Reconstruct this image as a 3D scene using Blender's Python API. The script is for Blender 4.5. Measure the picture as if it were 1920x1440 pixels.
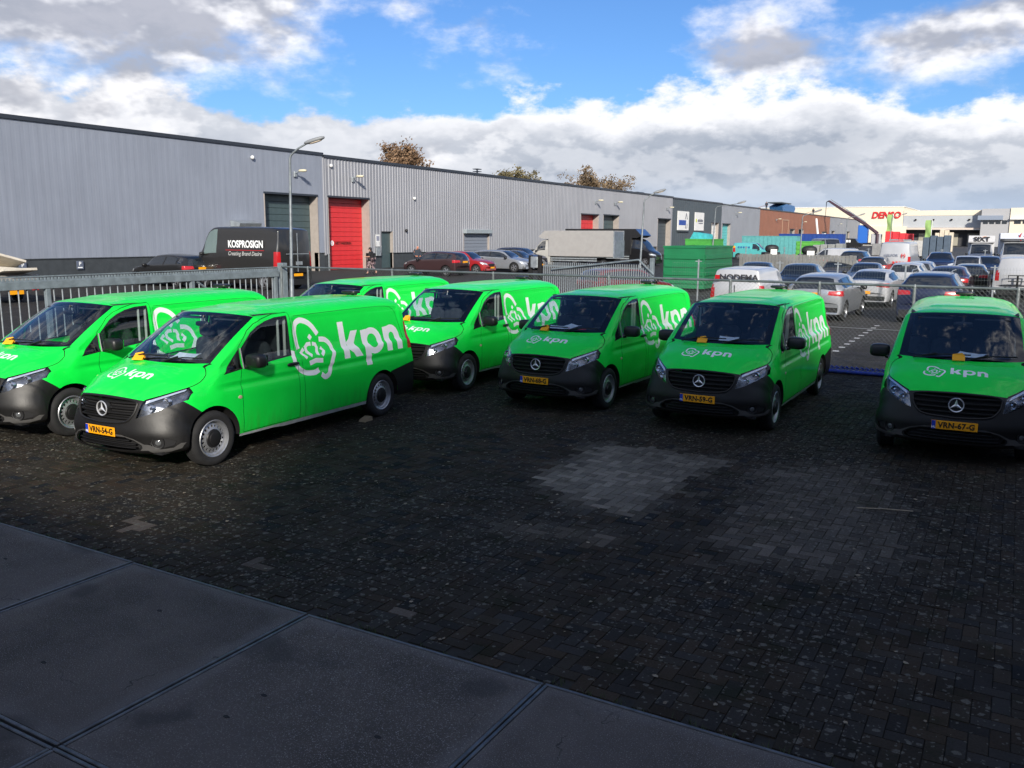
import bpy, bmesh, math, random
import numpy as np
from mathutils import Vector, Matrix
from mathutils.bvhtree import BVHTree

random.seed(7)
for o in list(bpy.data.objects):
    bpy.data.objects.remove(o)
SC = bpy.context.scene
COL = SC.collection
R = math.radians

# ---------------------------------------------------------------- camera
cam_data = bpy.data.cameras.new('camera')
cam_data.sensor_width = 36.0
cam_data.lens = 30.46
cam_data.clip_start = 0.05
cam_data.clip_end = 5000
cam = bpy.data.objects.new('camera', cam_data)
COL.objects.link(cam)
_r = Vector((0.86554792, 0.50079687, 0.00541179))
_u = Vector((-0.08933427, 0.14374964, 0.98557365))
_f = Vector((-0.49279426, 0.85354469, -0.16916053))
cam.matrix_world = Matrix(((_r.x, _u.x, -_f.x, 0), (_r.y, _u.y, -_f.y, 0), (_r.z, _u.z, -_f.z, 2.8477), (0, 0, 0, 1)))
SC.camera = cam

# ---------------------------------------------------------------- light
SUN_AZ = R(305)      # direction towards the sun, measured in the ground plane from +x
SUN_EL = R(24)
sun_data = bpy.data.lights.new('sun', 'SUN')
sun_data.energy = 3.7
sun_data.angle = R(4.0)
sun_data.color = (1.0, 0.93, 0.82)
sun = bpy.data.objects.new('sun', sun_data)
COL.objects.link(sun)
sd = Vector((math.cos(SUN_AZ) * math.cos(SUN_EL), math.sin(SUN_AZ) * math.cos(SUN_EL), math.sin(SUN_EL)))
sun.rotation_euler = sd.to_track_quat('Z', 'Y').to_euler()

SC.view_settings.view_transform = 'Standard'
SC.view_settings.look = 'None'
SC.view_settings.exposure = 0.66
SC.view_settings.gamma = 1.0
SC.view_settings.use_curve_mapping = False
SC.render.engine = 'CYCLES'
SC.cycles.use_denoising = True
SC.cycles.max_bounces = 6
SC.cycles.diffuse_bounces = 3
SC.cycles.glossy_bounces = 3
SC.cycles.adaptive_threshold = 0.02
SC.cycles.transparent_max_bounces = 24
SC.cycles.sample_clamp_indirect = 6.0

# ---------------------------------------------------------------- sky
world = bpy.data.worlds.new('World')
SC.world = world
world.use_nodes = True
world.cycles.sampling_method = 'MANUAL'
world.cycles.sample_map_resolution = 512
class NT:
    """tiny node helper"""
    def __init__(s, tree):
        s.t = tree; s.n = tree.nodes; s.l = tree.links
    def new(s, typ, **kw):
        n = s.n.new(typ)
        for k, v in kw.items():
            setattr(n, k, v)
        return n
    def link(s, a, b): s.l.new(a, b)
    def val(s, sock, v):
        if hasattr(v, 'is_output') or isinstance(v, bpy.types.NodeSocket): s.l.new(v, sock)
        else: sock.default_value = v
    def m(s, op, a, b=0.0, c=0.0, clamp=False):
        n = s.n.new('ShaderNodeMath'); n.operation = op; n.use_clamp = clamp
        s.val(n.inputs[0], a); s.val(n.inputs[1], b); s.val(n.inputs[2], c)
        return n.outputs[0]
    def mapr(s, x, a, b, c=0.0, d=1.0, smooth=True):
        n = s.n.new('ShaderNodeMapRange'); n.interpolation_type = 'SMOOTHSTEP' if smooth else 'LINEAR'
        s.val(n.inputs[0], x); s.val(n.inputs[1], a); s.val(n.inputs[2], b); s.val(n.inputs[3], c); s.val(n.inputs[4], d)
        return n.outputs[0]
    def mix(s, f, a, b, blend='MIX'):
        n = s.n.new('ShaderNodeMix'); n.data_type = 'RGBA'; n.blend_type = blend
        s.val(n.inputs[0], f); s.val(n.inputs[6], a); s.val(n.inputs[7], b)
        return n.outputs[2]
    def noise(s, vec, scale, detail=4.0, rough=0.55, dist=0.0, dim='3D', w=None):
        n = s.n.new('ShaderNodeTexNoise'); n.noise_dimensions = dim
        if vec is not None: s.l.new(vec, n.inputs['Vector'])
        n.inputs['Scale'].default_value = scale; n.inputs['Detail'].default_value = detail
        n.inputs['Roughness'].default_value = rough; n.inputs['Distortion'].default_value = dist
        return n.outputs['Fac']
    def comb(s, x, y, z):
        n = s.n.new('ShaderNodeCombineXYZ')
        s.val(n.inputs[0], x); s.val(n.inputs[1], y); s.val(n.inputs[2], z)
        return n.outputs[0]

def build_sky():
    g = NT(world.node_tree); g.n.clear()
    out = g.new('ShaderNodeOutputWorld'); bg = g.new('ShaderNodeBackground')
    g.link(bg.outputs[0], out.inputs[0])
    sky = g.new('ShaderNodeTexSky'); sky.sky_type = 'NISHITA'; sky.sun_disc = False
    sky.sun_elevation = SUN_EL; sky.sun_rotation = R(90) - SUN_AZ
    sky.air_density = 1.0; sky.dust_density = 0.6; sky.ozone_density = 2.2
    tc = g.new('ShaderNodeTexCoord')
    sep = g.new('ShaderNodeSeparateXYZ'); g.link(tc.outputs['Generated'], sep.inputs[0])
    x, y, z = sep.outputs
    el = g.m('MULTIPLY', g.m('ARCSINE', z), 57.2958)                     # degrees above the horizon
    # azimuth measured from the view axis (site axis 120 deg), degrees, positive to the right
    az = g.m('MULTIPLY', g.m('ARCTAN2', g.m('ADD', g.m('MULTIPLY', x, 0.866), g.m('MULTIPLY', y, 0.5)),
                              g.m('ADD', g.m('MULTIPLY', x, -0.5), g.m('MULTIPLY', y, 0.866))), 57.2958)
    # cloud coordinates: stretched with elevation so that banks near the horizon are flat
    p1 = g.comb(g.m('MULTIPLY_ADD', az, 0.055, 13.7), g.m('MULTIPLY', el, 0.12), 0.0)
    warp = None
    n1 = g.noise(p1, 1.15, 7, 0.58, 0, '2D')
    n2 = g.noise(g.comb(g.m('MULTIPLY_ADD', az, 0.10, 29.1), g.m('MULTIPLY', el, 0.19), 0.0), 1.5, 7, 0.6, 0, '2D')
    p3 = g.comb(g.m('MULTIPLY_ADD', az, 0.10, 29.1), g.m('MULTIPLY', g.m('SUBTRACT', el, 0.9), 0.19), 0.0)
    n3 = g.noise(p3, 1.5, 4, 0.6, 0, '2D')
    SKY_HOOK(g, sky, bg, az, el, n1, n2, n3, warp)

def SKY_HOOK(g, sky, bg, az, el, n1, n2, n3, warp):
    def blob(ca, ce, ra, re, soft=1.0):
        da = g.m('DIVIDE', g.m('SUBTRACT', az, ca), ra); de = g.m('DIVIDE', g.m('SUBTRACT', el, ce), re)
        r2 = g.m('ADD', g.m('MULTIPLY', da, da), g.m('MULTIPLY', de, de))
        return g.m('EXPONENT', g.m('MULTIPLY', r2, -soft))
    def add(*a):
        r = a[0]
        for b in a[1:]: r = g.m('ADD', r, b)
        return r
    blue = g.mix(1.0, sky.outputs[0], (0.036, 0.054, 0.080, 1), 'MULTIPLY')
    # low bank of cumulus with crisp bright tops, going right round the horizon
    top = add(8.2, g.m('MULTIPLY', g.m('SINE', g.m('MULTIPLY', az, 0.13)), 0.9), g.m('MULTIPLY', g.m('SUBTRACT', n2, 0.5), 6.5))
    bank = g.mapr(g.m('SUBTRACT', top, el), -0.35, 0.75)
    # shading inside the bank: white caps at the top, grey bellies, light again near the horizon
    depth = g.m('SUBTRACT', top, el)
    cap = g.mapr(g.m('ADD', depth, g.m('MULTIPLY', g.m('SUBTRACT', n1, 0.5), 5.0)), 1.0, 3.4, 1.0, 0.0)
    lump = g.mapr(g.m('SUBTRACT', n2, n3), -0.06, 0.07)
    bsh = g.m('ADD', g.m('MULTIPLY', lump, 0.42), g.m('MULTIPLY', g.mapr(n1, 0.35, 0.62), 0.40), clamp=True)
    bcol = g.mix(bsh, (0.225, 0.257, 0.315, 1), (0.47, 0.485, 0.52, 1))
    bcol = g.mix(g.m('MULTIPLY', cap, g.mapr(az, -16, 2, 0.30, 0.82)), bcol, (0.66, 0.66, 0.68, 1))
    low = g.mapr(el, 1.4, 4.2, 1.0, 0.0)
    bcol = g.mix(g.m('MULTIPLY', low, 0.65), bcol, (0.30, 0.37, 0.48, 1))
    # broken grey cloud higher up: heavy to the left, single dark puffs to the right
    cover = add(g.m('MULTIPLY', blob(-25, 15.5, 17, 5.5), 0.30), g.m('MULTIPLY', blob(-33, 10, 16, 5), 0.25),
                g.m('MULTIPLY', blob(14.8, 10.9, 4.4, 2.3), 0.30), g.m('MULTIPLY', blob(25, 11.2, 4.4, 2.8), 0.27),
                g.m('MULTIPLY', blob(31.5, 12.6, 3.5, 2.6), 0.26), g.m('MULTIPLY', blob(-8, 16.6, 8, 1.2), 0.20),
                g.m('MULTIPLY', g.mapr(g.m('ABSOLUTE', az), 40, 65), 0.16), g.m('MULTIPLY', g.mapr(el, 24, 40), 0.015))
    dens = g.m('ADD', g.m('SUBTRACT', g.m('ADD', g.m('MULTIPLY', n1, 0.62), g.m('MULTIPLY', n2, 0.42)), 0.615), cover)
    upper = g.mapr(dens, -0.02, 0.20)
    thick = g.mapr(g.m('ADD', dens, g.m('MULTIPLY', g.m('SUBTRACT', n3, n2), 1.0)), -0.02, 0.26)
    ucol = g.mix(thick, (0.66, 0.655, 0.67, 1), (0.265, 0.275, 0.315, 1))
    ucol = g.mix(g.m('MULTIPLY', g.m('SUBTRACT', 1.0, g.mapr(n2, 0.36, 0.60)), 0.30), ucol, (0.44, 0.43, 0.46, 1))
    c = g.mix(bank, blue, bcol)
    c = g.mix(g.m('MULTIPLY', upper, 0.94), c, ucol)
    # below the horizon: dull ground colour
    c = g.mix(g.mapr(el, -1.0, 0.0, 1.0, 0.0), c, (0.16, 0.16, 0.16, 1))
    g.link(c, bg.inputs[0]); bg.inputs[1].default_value = 1.1
build_sky()
# ---------------------------------------------------------------- helpers
def link(o): COL.objects.link(o); return o

def tag(o, label=None, cat=None, group=None, kind=None):
    if label: o['label'] = label
    if cat: o['category'] = cat
    if group: o['group'] = group
    if kind: o['kind'] = kind
    return o

def thing(name, label, cat, loc=(0, 0, 0), rotz=0.0, group=None, scale=1.0):
    o = bpy.data.objects.new(name, None); link(o)
    o.empty_display_size = 0.3
    o.location = loc; o.rotation_euler = (0, 0, rotz); o.scale = (scale,) * 3
    return tag(o, label, cat, group)

def place(name, me, parent=None, loc=(0, 0, 0), rot=(0, 0, 0), scale=None):
    o = bpy.data.objects.new(name, me); link(o)
    o.parent = parent; o.location = loc; o.rotation_euler = rot
    if scale: o.scale = scale
    return o

def copy_tree(o, parent=None):
    c = o.copy(); link(c); c.parent = parent
    for ch in list(o.children): copy_tree(ch, c)
    return c

class MB:
    """collects shapes into one mesh"""
    def __init__(s): s.v = []; s.f = []; s.m = []
    def add(s, vs, fs, mi=0):
        b = len(s.v); s.v += [tuple(p) for p in vs]; s.f += [tuple(b + i for i in f) for f in fs]; s.m += [mi] * len(fs); return s
    def box(s, x0, x1, y0, y1, z0, z1, mi=0, bev=0.0):
        if bev <= 0:
            vs = [(x, y, z) for z in (z0, z1) for y in (y0, y1) for x in (x0, x1)]
            return s.add(vs, [(0, 2, 3, 1), (4, 5, 7, 6), (0, 1, 5, 4), (2, 6, 7, 3), (0, 4, 6, 2), (1, 3, 7, 5)], mi)
        b = bev
        vs = []
        for sx in (0, 1):
            for sy in (0, 1):
                for sz in (0, 1):
                    X, Y, Z = (x1 if sx else x0), (y1 if sy else y0), (z1 if sz else z0)
                    dx, dy, dz = (-b if sx else b), (-b if sy else b), (-b if sz else b)
                    vs += [(X, Y + dy, Z + dz), (X + dx, Y, Z + dz), (X + dx, Y + dy, Z)]
        I = lambda sx, sy, sz, k: (sx * 4 + sy * 2 + sz) * 3 + k
        fs = [(I(0,0,0,0), I(0,0,1,0), I(0,1,1,0), I(0,1,0,0)), (I(1,0,0,0), I(1,1,0,0), I(1,1,1,0), I(1,0,1,0)),
              (I(0,0,0,1), I(1,0,0,1), I(1,0,1,1), I(0,0,1,1)), (I(0,1,0,1), I(0,1,1,1), I(1,1,1,1), I(1,1,0,1)),
              (I(0,0,0,2), I(0,1,0,2), I(1,1,0,2), I(1,0,0,2)), (I(0,0,1,2), I(1,0,1,2), I(1,1,1,2), I(0,1,1,2))]
        for sx in (0, 1):
            for sy in (0, 1):
                for sz in (0, 1):
                    t = (I(sx,sy,sz,0), I(sx,sy,sz,1), I(sx,sy,sz,2)); fs.append(t if (sx + sy + sz) % 2 else t[::-1])
        for a in (0, 1):
            for c in (0, 1):
                e = [(I(a,c,0,0), I(a,c,0,1), I(a,c,1,1), I(a,c,1,0)), (I(a,0,c,0), I(a,0,c,2), I(a,1,c,2), I(a,1,c,0)), (I(0,a,c,1), I(0,a,c,2), I(1,a,c,2), I(1,a,c,1))]
                fs += e
        return s.add(vs, fs, mi)
    def tube(s, pts, r, n=8, mi=0, caps=True):
        pts = [Vector(p) for p in pts]; K = len(pts)
        rs = r if isinstance(r, (list, tuple)) else [r] * K
        base = len(s.v); prev = None
        for k in range(K):
            if k == 0: d = pts[1] - pts[0]
            elif k == K - 1: d = pts[-1] - pts[-2]
            else: d = (pts[k + 1] - pts[k]).normalized() + (pts[k] - pts[k - 1]).normalized()
            d.normalize()
            up = Vector((0, 0, 1)) if abs(d.z) < 0.95 else Vector((0, 1, 0))
            if prev is not None:
                up = prev
            a = (up - d * up.dot(d)).normalized(); b = d.cross(a); prev = a
            for i in range(n):
                t = 2 * math.pi * i / n
                s.v.append(tuple(pts[k] + (a * math.cos(t) + b * math.sin(t)) * rs[k]))
        for k in range(K - 1):
            for i in range(n):
                j = (i + 1) % n
                s.f.append((base + k * n + i, base + k * n + j, base + (k + 1) * n + j, base + (k + 1) * n + i)); s.m.append(mi)
        if caps:
            s.f.append(tuple(base + i for i in reversed(range(n)))); s.m.append(mi)
            s.f.append(tuple(base + (K - 1) * n + i for i in range(n))); s.m.append(mi)
        return s
    def lathe(s, prof, n=24, axis='y', c=(0, 0, 0), mi=0, closed=False):
        """prof: list of (radius, offset along axis)"""
        base = len(s.v); K = len(prof)
        for (r, h) in prof:
            for i in range(n):
                t = 2 * math.pi * i / n; a, b = r * math.cos(t), r * math.sin(t)
                p = {'x': (h, a, b), 'y': (a, h, b), 'z': (a, b, h)}[axis]
                s.v.append((c[0] + p[0], c[1] + p[1], c[2] + p[2]))
        for k in range(K - 1 + (1 if closed else 0)):
            k2 = (k + 1) % K
            for i in range(n):
                j = (i + 1) % n
                q = (base + k * n + i, base + k * n + j, base + k2 * n + j, base + k2 * n + i)
                s.f.append(q if axis != 'y' else q[::-1]); s.m.append(mi)
        return s
    def prism(s, poly, h0, h1, ax='z', mi=0):
        """polygon (a,b) extruded along an axis: z->(a,b,h)  y->(a,h,b)  x->(h,a,b)"""
        n = len(poly)
        mk = {'z': lambda a, b, h: (a, b, h), 'y': lambda a, b, h: (a, h, b), 'x': lambda a, b, h: (h, a, b)}[ax]
        vs = [mk(a, b, h0) for a, b in poly] + [mk(a, b, h1) for a, b in poly]
        fs = [tuple(reversed(range(n))), tuple(range(n, 2 * n))] + [(i, (i + 1) % n, n + (i + 1) % n, n + i) for i in range(n)]
        return s.add(vs, fs, mi)
    def grid(s, P, mi=0):
        """P[i][j] points"""
        a, b = len(P), len(P[0])
        return s.add([p for row in P for p in row], [(i * b + j, i * b + j + 1, (i + 1) * b + j + 1, (i + 1) * b + j) for i in range(a - 1) for j in range(b - 1)], mi)
    def mesh(s, name, mats, smooth=None):
        me = bpy.data.meshes.new(name)
        me.from_pydata(s.v, [], s.f)
        for m in (mats if isinstance(mats, (list, tuple)) else [mats]): me.materials.append(m)
        if any(s.m): me.polygons.foreach_set('material_index', s.m)
        if smooth is not None:
            me.shade_smooth(); me.set_sharp_from_angle(angle=R(smooth))
        me.validate(); me.update()
        return me
    def build(s, name, mats, parent=None, smooth=None, loc=(0, 0, 0), rot=(0, 0, 0)):
        return place(name, s.mesh(name, mats, smooth), parent, loc, rot)

def fix_normals(me):
    bm = bmesh.new(); bm.from_mesh(me); bmesh.ops.recalc_face_normals(bm, faces=bm.faces); bm.to_mesh(me); bm.free()
    return me

_textc = {}
def text_mesh(body, size, mat_, depth=0.004, bold=0.0, shear=0.0, xs=1.0, align='CENTER', space=1.0):
    key = (body, size, mat_.name, depth, bold, shear, xs, align, space)
    if key in _textc: return _textc[key]
    cu = bpy.data.curves.new('lettering', 'FONT'); cu.body = body; cu.size = size; cu.extrude = depth / 2
    cu.offset = bold; cu.shear = shear; cu.align_x = align; cu.align_y = 'CENTER'; cu.space_character = space; cu.resolution_u = 3
    o = bpy.data.objects.new('lettering', cu); link(o)
    bpy.context.view_layer.update()
    me = bpy.data.meshes.new_from_object(o.evaluated_get(bpy.context.evaluated_depsgraph_get()))
    bpy.data.objects.remove(o); bpy.data.curves.remove(cu)
    if xs != 1.0:
        for v in me.vertices: v.co.x *= xs
    me.materials.clear(); me.materials.append(mat_)
    _textc[key] = me
    return me

# text stands upright facing +x / -y / etc: rotation for a text whose reading side faces the given heading
def text_rot(heading):
    return (R(90), 0, heading + R(90))

# ---------------------------------------------------------------- materials
MATS = {}
def mat(name, col, rough=0.5, metal=0.0, spec=0.5, coat=0.0, var=0.0, vscale=3.0, bump=0.0, bscale=40.0, rvar=0.0, emit=None, streak=0.0):
    if name in MATS: return MATS[name]
    m = bpy.data.materials.new(name); m.use_nodes = True
    g = NT(m.node_tree); b = g.n['Principled BSDF']
    b.inputs['Base Color'].default_value = (*col, 1); b.inputs['Roughness'].default_value = rough
    b.inputs['Metallic'].default_value = metal; b.inputs['Specular IOR Level'].default_value = spec
    b.inputs['Coat Weight'].default_value = coat; b.inputs['Coat Roughness'].default_value = 0.06
    if var or bump or rvar:
        tc = g.new('ShaderNodeTexCoord')
        if var or rvar:
            n = g.noise(tc.outputs['Object'], vscale, 6, 0.6)
        if var:
            dark = tuple(c * (1 - var) for c in col); lite = tuple(min(1, c * (1 + var * 0.8)) for c in col)
            g.link(g.mix(g.mapr(n, 0.3, 0.7), (*dark, 1), (*lite, 1)), b.inputs['Base Color'])
        if streak:
            sq = g.new('ShaderNodeSeparateXYZ'); g.link(tc.outputs['Object'], sq.inputs[0])
            sn = g.noise(g.comb(g.m('MULTIPLY', sq.outputs[1], 2.3), g.m('MULTIPLY', sq.outputs[2], 0.16), 0.0), 1.0, 5, 0.7, 0, '2D')
            old = b.inputs['Base Color'].links[0].from_socket
            g.link(g.mix(g.m('MULTIPLY', g.mapr(sn, 0.42, 0.72), streak), old, tuple(c * 0.62 for c in col) + (1,)), b.inputs['Base Color'])
        if rvar:
            g.link(g.mapr(n, 0.3, 0.7, max(0, rough - rvar), min(1, rough + rvar)), b.inputs['Roughness'])
        if bump:
            bn = g.new('ShaderNodeBump'); bn.inputs['Strength'].default_value = bump; bn.inputs['Distance'].default_value = 0.01
            g.link(g.noise(tc.outputs['Object'], bscale, 4, 0.6), bn.inputs['Height']); g.link(bn.outputs[0], b.inputs['Normal'])
    if emit:
        b.inputs['Emission Color'].default_value = (*col, 1); b.inputs['Emission Strength'].default_value = emit
    MATS[name] = m
    return m

def glass_mat(name, tint, refl=0.08, rough=0.01, strength=1.0):
    if name in MATS: return MATS[name]
    m = bpy.data.materials.new(name); m.use_nodes = True
    g = NT(m.node_tree); g.n.clear()
    out = g.new('ShaderNodeOutputMaterial'); mx = g.new('ShaderNodeMixShader'); tr = g.new('ShaderNodeBsdfTransparent'); gl = g.new('ShaderNodeBsdfGlossy')
    tr.inputs[0].default_value = (*tint, 1); gl.inputs['Roughness'].default_value = rough; gl.inputs['Color'].default_value = (1, 1, 1, 1)
    ge = g.new('ShaderNodeNewGeometry'); dt = g.new('ShaderNodeVectorMath'); dt.operation = 'DOT_PRODUCT'
    g.link(ge.outputs['Normal'], dt.inputs[0]); g.link(ge.outputs['Incoming'], dt.inputs[1])
    sch = g.m('POWER', g.m('SUBTRACT', 1.0, g.m('ABSOLUTE', dt.outputs['Value'])), 5.0)
    g.link(g.m('MULTIPLY_ADD', sch, 0.9 * strength, refl, clamp=True), mx.inputs[0])
    g.link(tr.outputs[0], mx.inputs[1]); g.link(gl.outputs[0], mx.inputs[2]); g.link(mx.outputs[0], out.inputs[0])
    MATS[name] = m
    return m

M_green = None
def build_green():
    m = bpy.data.materials.new('green wrap'); m.use_nodes = True
    g = NT(m.node_tree); b = g.n['Principled BSDF']
    tc = g.new('ShaderNodeTexCoord')
    n = g.noise(tc.outputs['Object'], 1.7, 6, 0.65)
    sepv = g.new('ShaderNodeSeparateXYZ'); g.link(tc.outputs['Object'], sepv.inputs[0])
    # road film: streaky dirt that gets denser towards the sills
    low = g.mapr(sepv.outputs[2], 0.28, 0.75, 1.0, 0.0)
    st = g.noise(g.comb(g.m('MULTIPLY', sepv.outputs[0], 9.0), sepv.outputs[1], g.m('MULTIPLY', sepv.outputs[2], 1.6)), 1.5, 5, 0.6)
    dirt = g.m('MULTIPLY', g.m('MULTIPLY', low, g.mapr(st, 0.35, 0.75)), 0.35)
    c = g.mix(g.mapr(n, 0.3, 0.7), (0.003, 0.73, 0.056, 1), (0.004, 0.80, 0.068, 1))
    c = g.mix(dirt, c, (0.07, 0.17, 0.04, 1))
    # dew and dust on roof and bonnet tops, their white reflection painted in
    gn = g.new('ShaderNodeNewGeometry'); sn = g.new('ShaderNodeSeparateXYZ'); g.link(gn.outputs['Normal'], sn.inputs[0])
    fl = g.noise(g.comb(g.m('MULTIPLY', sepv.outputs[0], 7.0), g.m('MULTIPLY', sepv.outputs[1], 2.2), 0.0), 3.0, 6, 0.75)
    dew_sheen = g.m('MULTIPLY', g.m('MULTIPLY', g.mapr(sn.outputs[2], 0.90, 0.985), g.mapr(fl, 0.47, 0.68)), g.mapr(sepv.outputs[2], 1.5, 1.7, 0.12, 0.42))
    c = g.mix(dew_sheen, c, (0.42, 0.62, 0.50, 1))
    g.link(c, b.inputs['Base Color'])
    g.link(g.mapr(n, 0.3, 0.7, 0.46, 0.58), b.inputs['Roughness'])
    b.inputs['Specular IOR Level'].default_value = 0.20
    b.inputs['Coat Weight'].default_value = 0.55; b.inputs['Coat Roughness'].default_value = 0.07
    bn = g.new('ShaderNodeBump'); bn.inputs['Strength'].default_value = 0.05; bn.inputs['Distance'].default_value = 0.01
    g.link(g.noise(tc.outputs['Object'], 2.3, 3, 0.5), bn.inputs['Height']); g.link(bn.outputs[0], b.inputs['Normal'])
    MATS['green wrap'] = m
    return m
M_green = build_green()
M_white = mat('white vinyl', (0.86, 0.88, 0.87), 0.4, var=0.06)
M_char = mat('charcoal plastic', (0.0085, 0.0082, 0.0082), 0.47, spec=0.42, var=0.2, vscale=2.0, bump=0.15, bscale=260, rvar=0.06)
M_black = mat('black plastic', (0.012, 0.012, 0.013), 0.42, var=0.1)
M_mblack = mat('matt black', (0.006, 0.006, 0.007), 0.8)
M_frit = mat('glass frit', (0.004, 0.004, 0.005), 0.08, coat=0.5)
M_gap = mat('panel gap', (0.002, 0.006, 0.003), 0.9)
M_tyre = mat('tyre rubber', (0.014, 0.014, 0.015), 0.85, var=0.25, vscale=9, bump=0.2, bscale=90)
M_rim = mat('steel rim', (0.42, 0.43, 0.45), 0.42, metal=0.75, var=0.12, vscale=9)
M_chrome = mat('chrome', (0.75, 0.76, 0.78), 0.12, metal=1.0)
M_plate = mat('plate yellow', (0.86, 0.36, 0.004), 0.45, var=0.04)
M_eu = mat('plate blue', (0.01, 0.045, 0.42), 0.45)
M_ink = mat('plate ink', (0.012, 0.008, 0.004), 0.6)
M_card = mat('yellow card', (0.90, 0.42, 0.01), 0.6, var=0.06)
M_paper = mat('white paper', (0.72, 0.75, 0.78), 0.7, var=0.08)
M_galv = mat('galvanised steel', (0.30, 0.33, 0.35), 0.5, metal=0.35, var=0.25, vscale=6)
M_fencegrey = mat('grey painted steel', (0.17, 0.205, 0.225), 0.5, var=0.2, vscale=5, rvar=0.08)
M_glassW = glass_mat('windscreen glass', (0.80, 0.88, 0.93), 0.10, strength=1.1)
M_glassS = glass_mat('side glass', (0.66, 0.74, 0.74), 0.06, strength=1.1)
M_lens = glass_mat('lamp lens', (0.94, 0.95, 0.97), 0.05)
M_glassD = mat('dark car glass', (0.012, 0.016, 0.022), 0.06, spec=0.8, coat=0.6)
M_red = mat('tail lamp red', (0.42, 0.012, 0.016), 0.2, coat=0.6)
M_amber = mat('amber lamp', (0.75, 0.25, 0.03), 0.25, coat=0.5)
M_lamp = mat('headlamp', (0.62, 0.65, 0.68), 0.15, metal=0.5, coat=0.6)
M_inter = mat('cabin plastic', (0.026, 0.030, 0.036), 0.75, var=0.2)
M_seat = mat('seat fabric', (0.028, 0.031, 0.036), 0.95, var=0.3, vscale=12)
M_trimg = mat('pale cabin trim', (0.55, 0.55, 0.52), 0.7, var=0.1)

# ---------------------------------------------------------------- surface grid + cutting
def pchip_axis(P, ns):
    """P (K,M,3) -> interpolated along axis 0 with ns[k] steps in segment k"""
    K, M, _ = P.shape
    d = np.linalg.norm(np.diff(P, axis=0), axis=2)           # K-1,M
    d = np.maximum(d, 1e-6)
    sl = np.diff(P, axis=0) / d[..., None]                    # secants
    m = np.zeros_like(P)
    for k in range(1, K - 1):
        a, b = sl[k - 1], sl[k]
        w1 = (2 * d[k] + d[k - 1])[:, None]; w2 = (d[k] + 2 * d[k - 1])[:, None]
        with np.errstate(divide='ignore', invalid='ignore'):
            h = (w1 + w2) / (w1 / a + w2 / b)
        m[k] = np.where(a * b > 0, h, 0.0)
    m[0] = sl[0]; m[-1] = sl[-1]
    m = np.nan_to_num(m)
    out = [P[0]]; seg = []
    for k in range(K - 1):
        for s in range(1, ns[k] + 1):
            t = s / ns[k]; L = d[k][:, None]
            h00 = 2*t**3 - 3*t**2 + 1; h10 = t**3 - 2*t**2 + t; h01 = -2*t**3 + 3*t**2; h11 = t**3 - t**2
            out.append(h00 * P[k] + h10 * L * m[k] + h01 * P[k + 1] + h11 * L * m[k + 1]); seg.append(k)
    return np.array(out), np.array(seg)

def grid_normals(V):
    di = np.gradient(V, axis=0); dj = np.gradient(V, axis=1)
    n = np.cross(di, dj); l = np.linalg.norm(n, axis=2, keepdims=True); l[l == 0] = 1
    return n / l

def pt_in(poly, a, b):
    r = False; n = len(poly); j = n - 1
    for i in range(n):
        ai, bi = poly[i]; aj, bj = poly[j]
        if (bi > b) != (bj > b) and a < (aj - ai) * (b - bi) / (bj - bi) + ai: r = not r
        j = i
    return r

def stroke(pts, w):
    """open polyline -> polygon of the given width"""
    pts = [Vector((p[0], p[1])) for p in pts]; L = []; Rr = []
    for i, p in enumerate(pts):
        if i == 0: d = pts[1] - p
        elif i == len(pts) - 1: d = p - pts[-2]
        else: d = (pts[i + 1] - p).normalized() + (p - pts[i - 1]).normalized()
        d.normalize(); n = Vector((-d.y, d.x)) * (w / 2)
        L.append(tuple(p + n)); Rr.append(tuple(p - n))
    return L + Rr[::-1]

def smooth_line(pts, n=4):
    P = np.array([[(*p, 0.0)] for p in pts], float)
    o, _ = pchip_axis(P, [n] * (len(pts) - 1))
    return [(q[0][0], q[0][1]) for q in o]

def inset(poly, d):
    n = len(poly); ar = sum(poly[i][0] * poly[(i + 1) % n][1] - poly[(i + 1) % n][0] * poly[i][1] for i in range(n))
    s = 1 if ar > 0 else -1; out = []
    for i in range(n):
        a = Vector(poly[i - 1]); b = Vector(poly[i]); c = Vector(poly[(i + 1) % n])
        e1 = (b - a).normalized(); e2 = (c - b).normalized()
        n1 = Vector((-e1.y, e1.x)) * s; n2 = Vector((-e2.y, e2.x)) * s
        m = (n1 + n2); k = d / max(0.35, 1 + n1.dot(n2)) * 1.0
        out.append(tuple(b + m * k))
    return out

def ellipse(cx, cy, rx, ry, n=20, a0=0.0, a1=360.0):
    return [(cx + rx * math.cos(R(a0 + (a1 - a0) * i / n)), cy + ry * math.sin(R(a0 + (a1 - a0) * i / n))) for i in range(n + (0 if a1 - a0 >= 360 else 1))]

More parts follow.
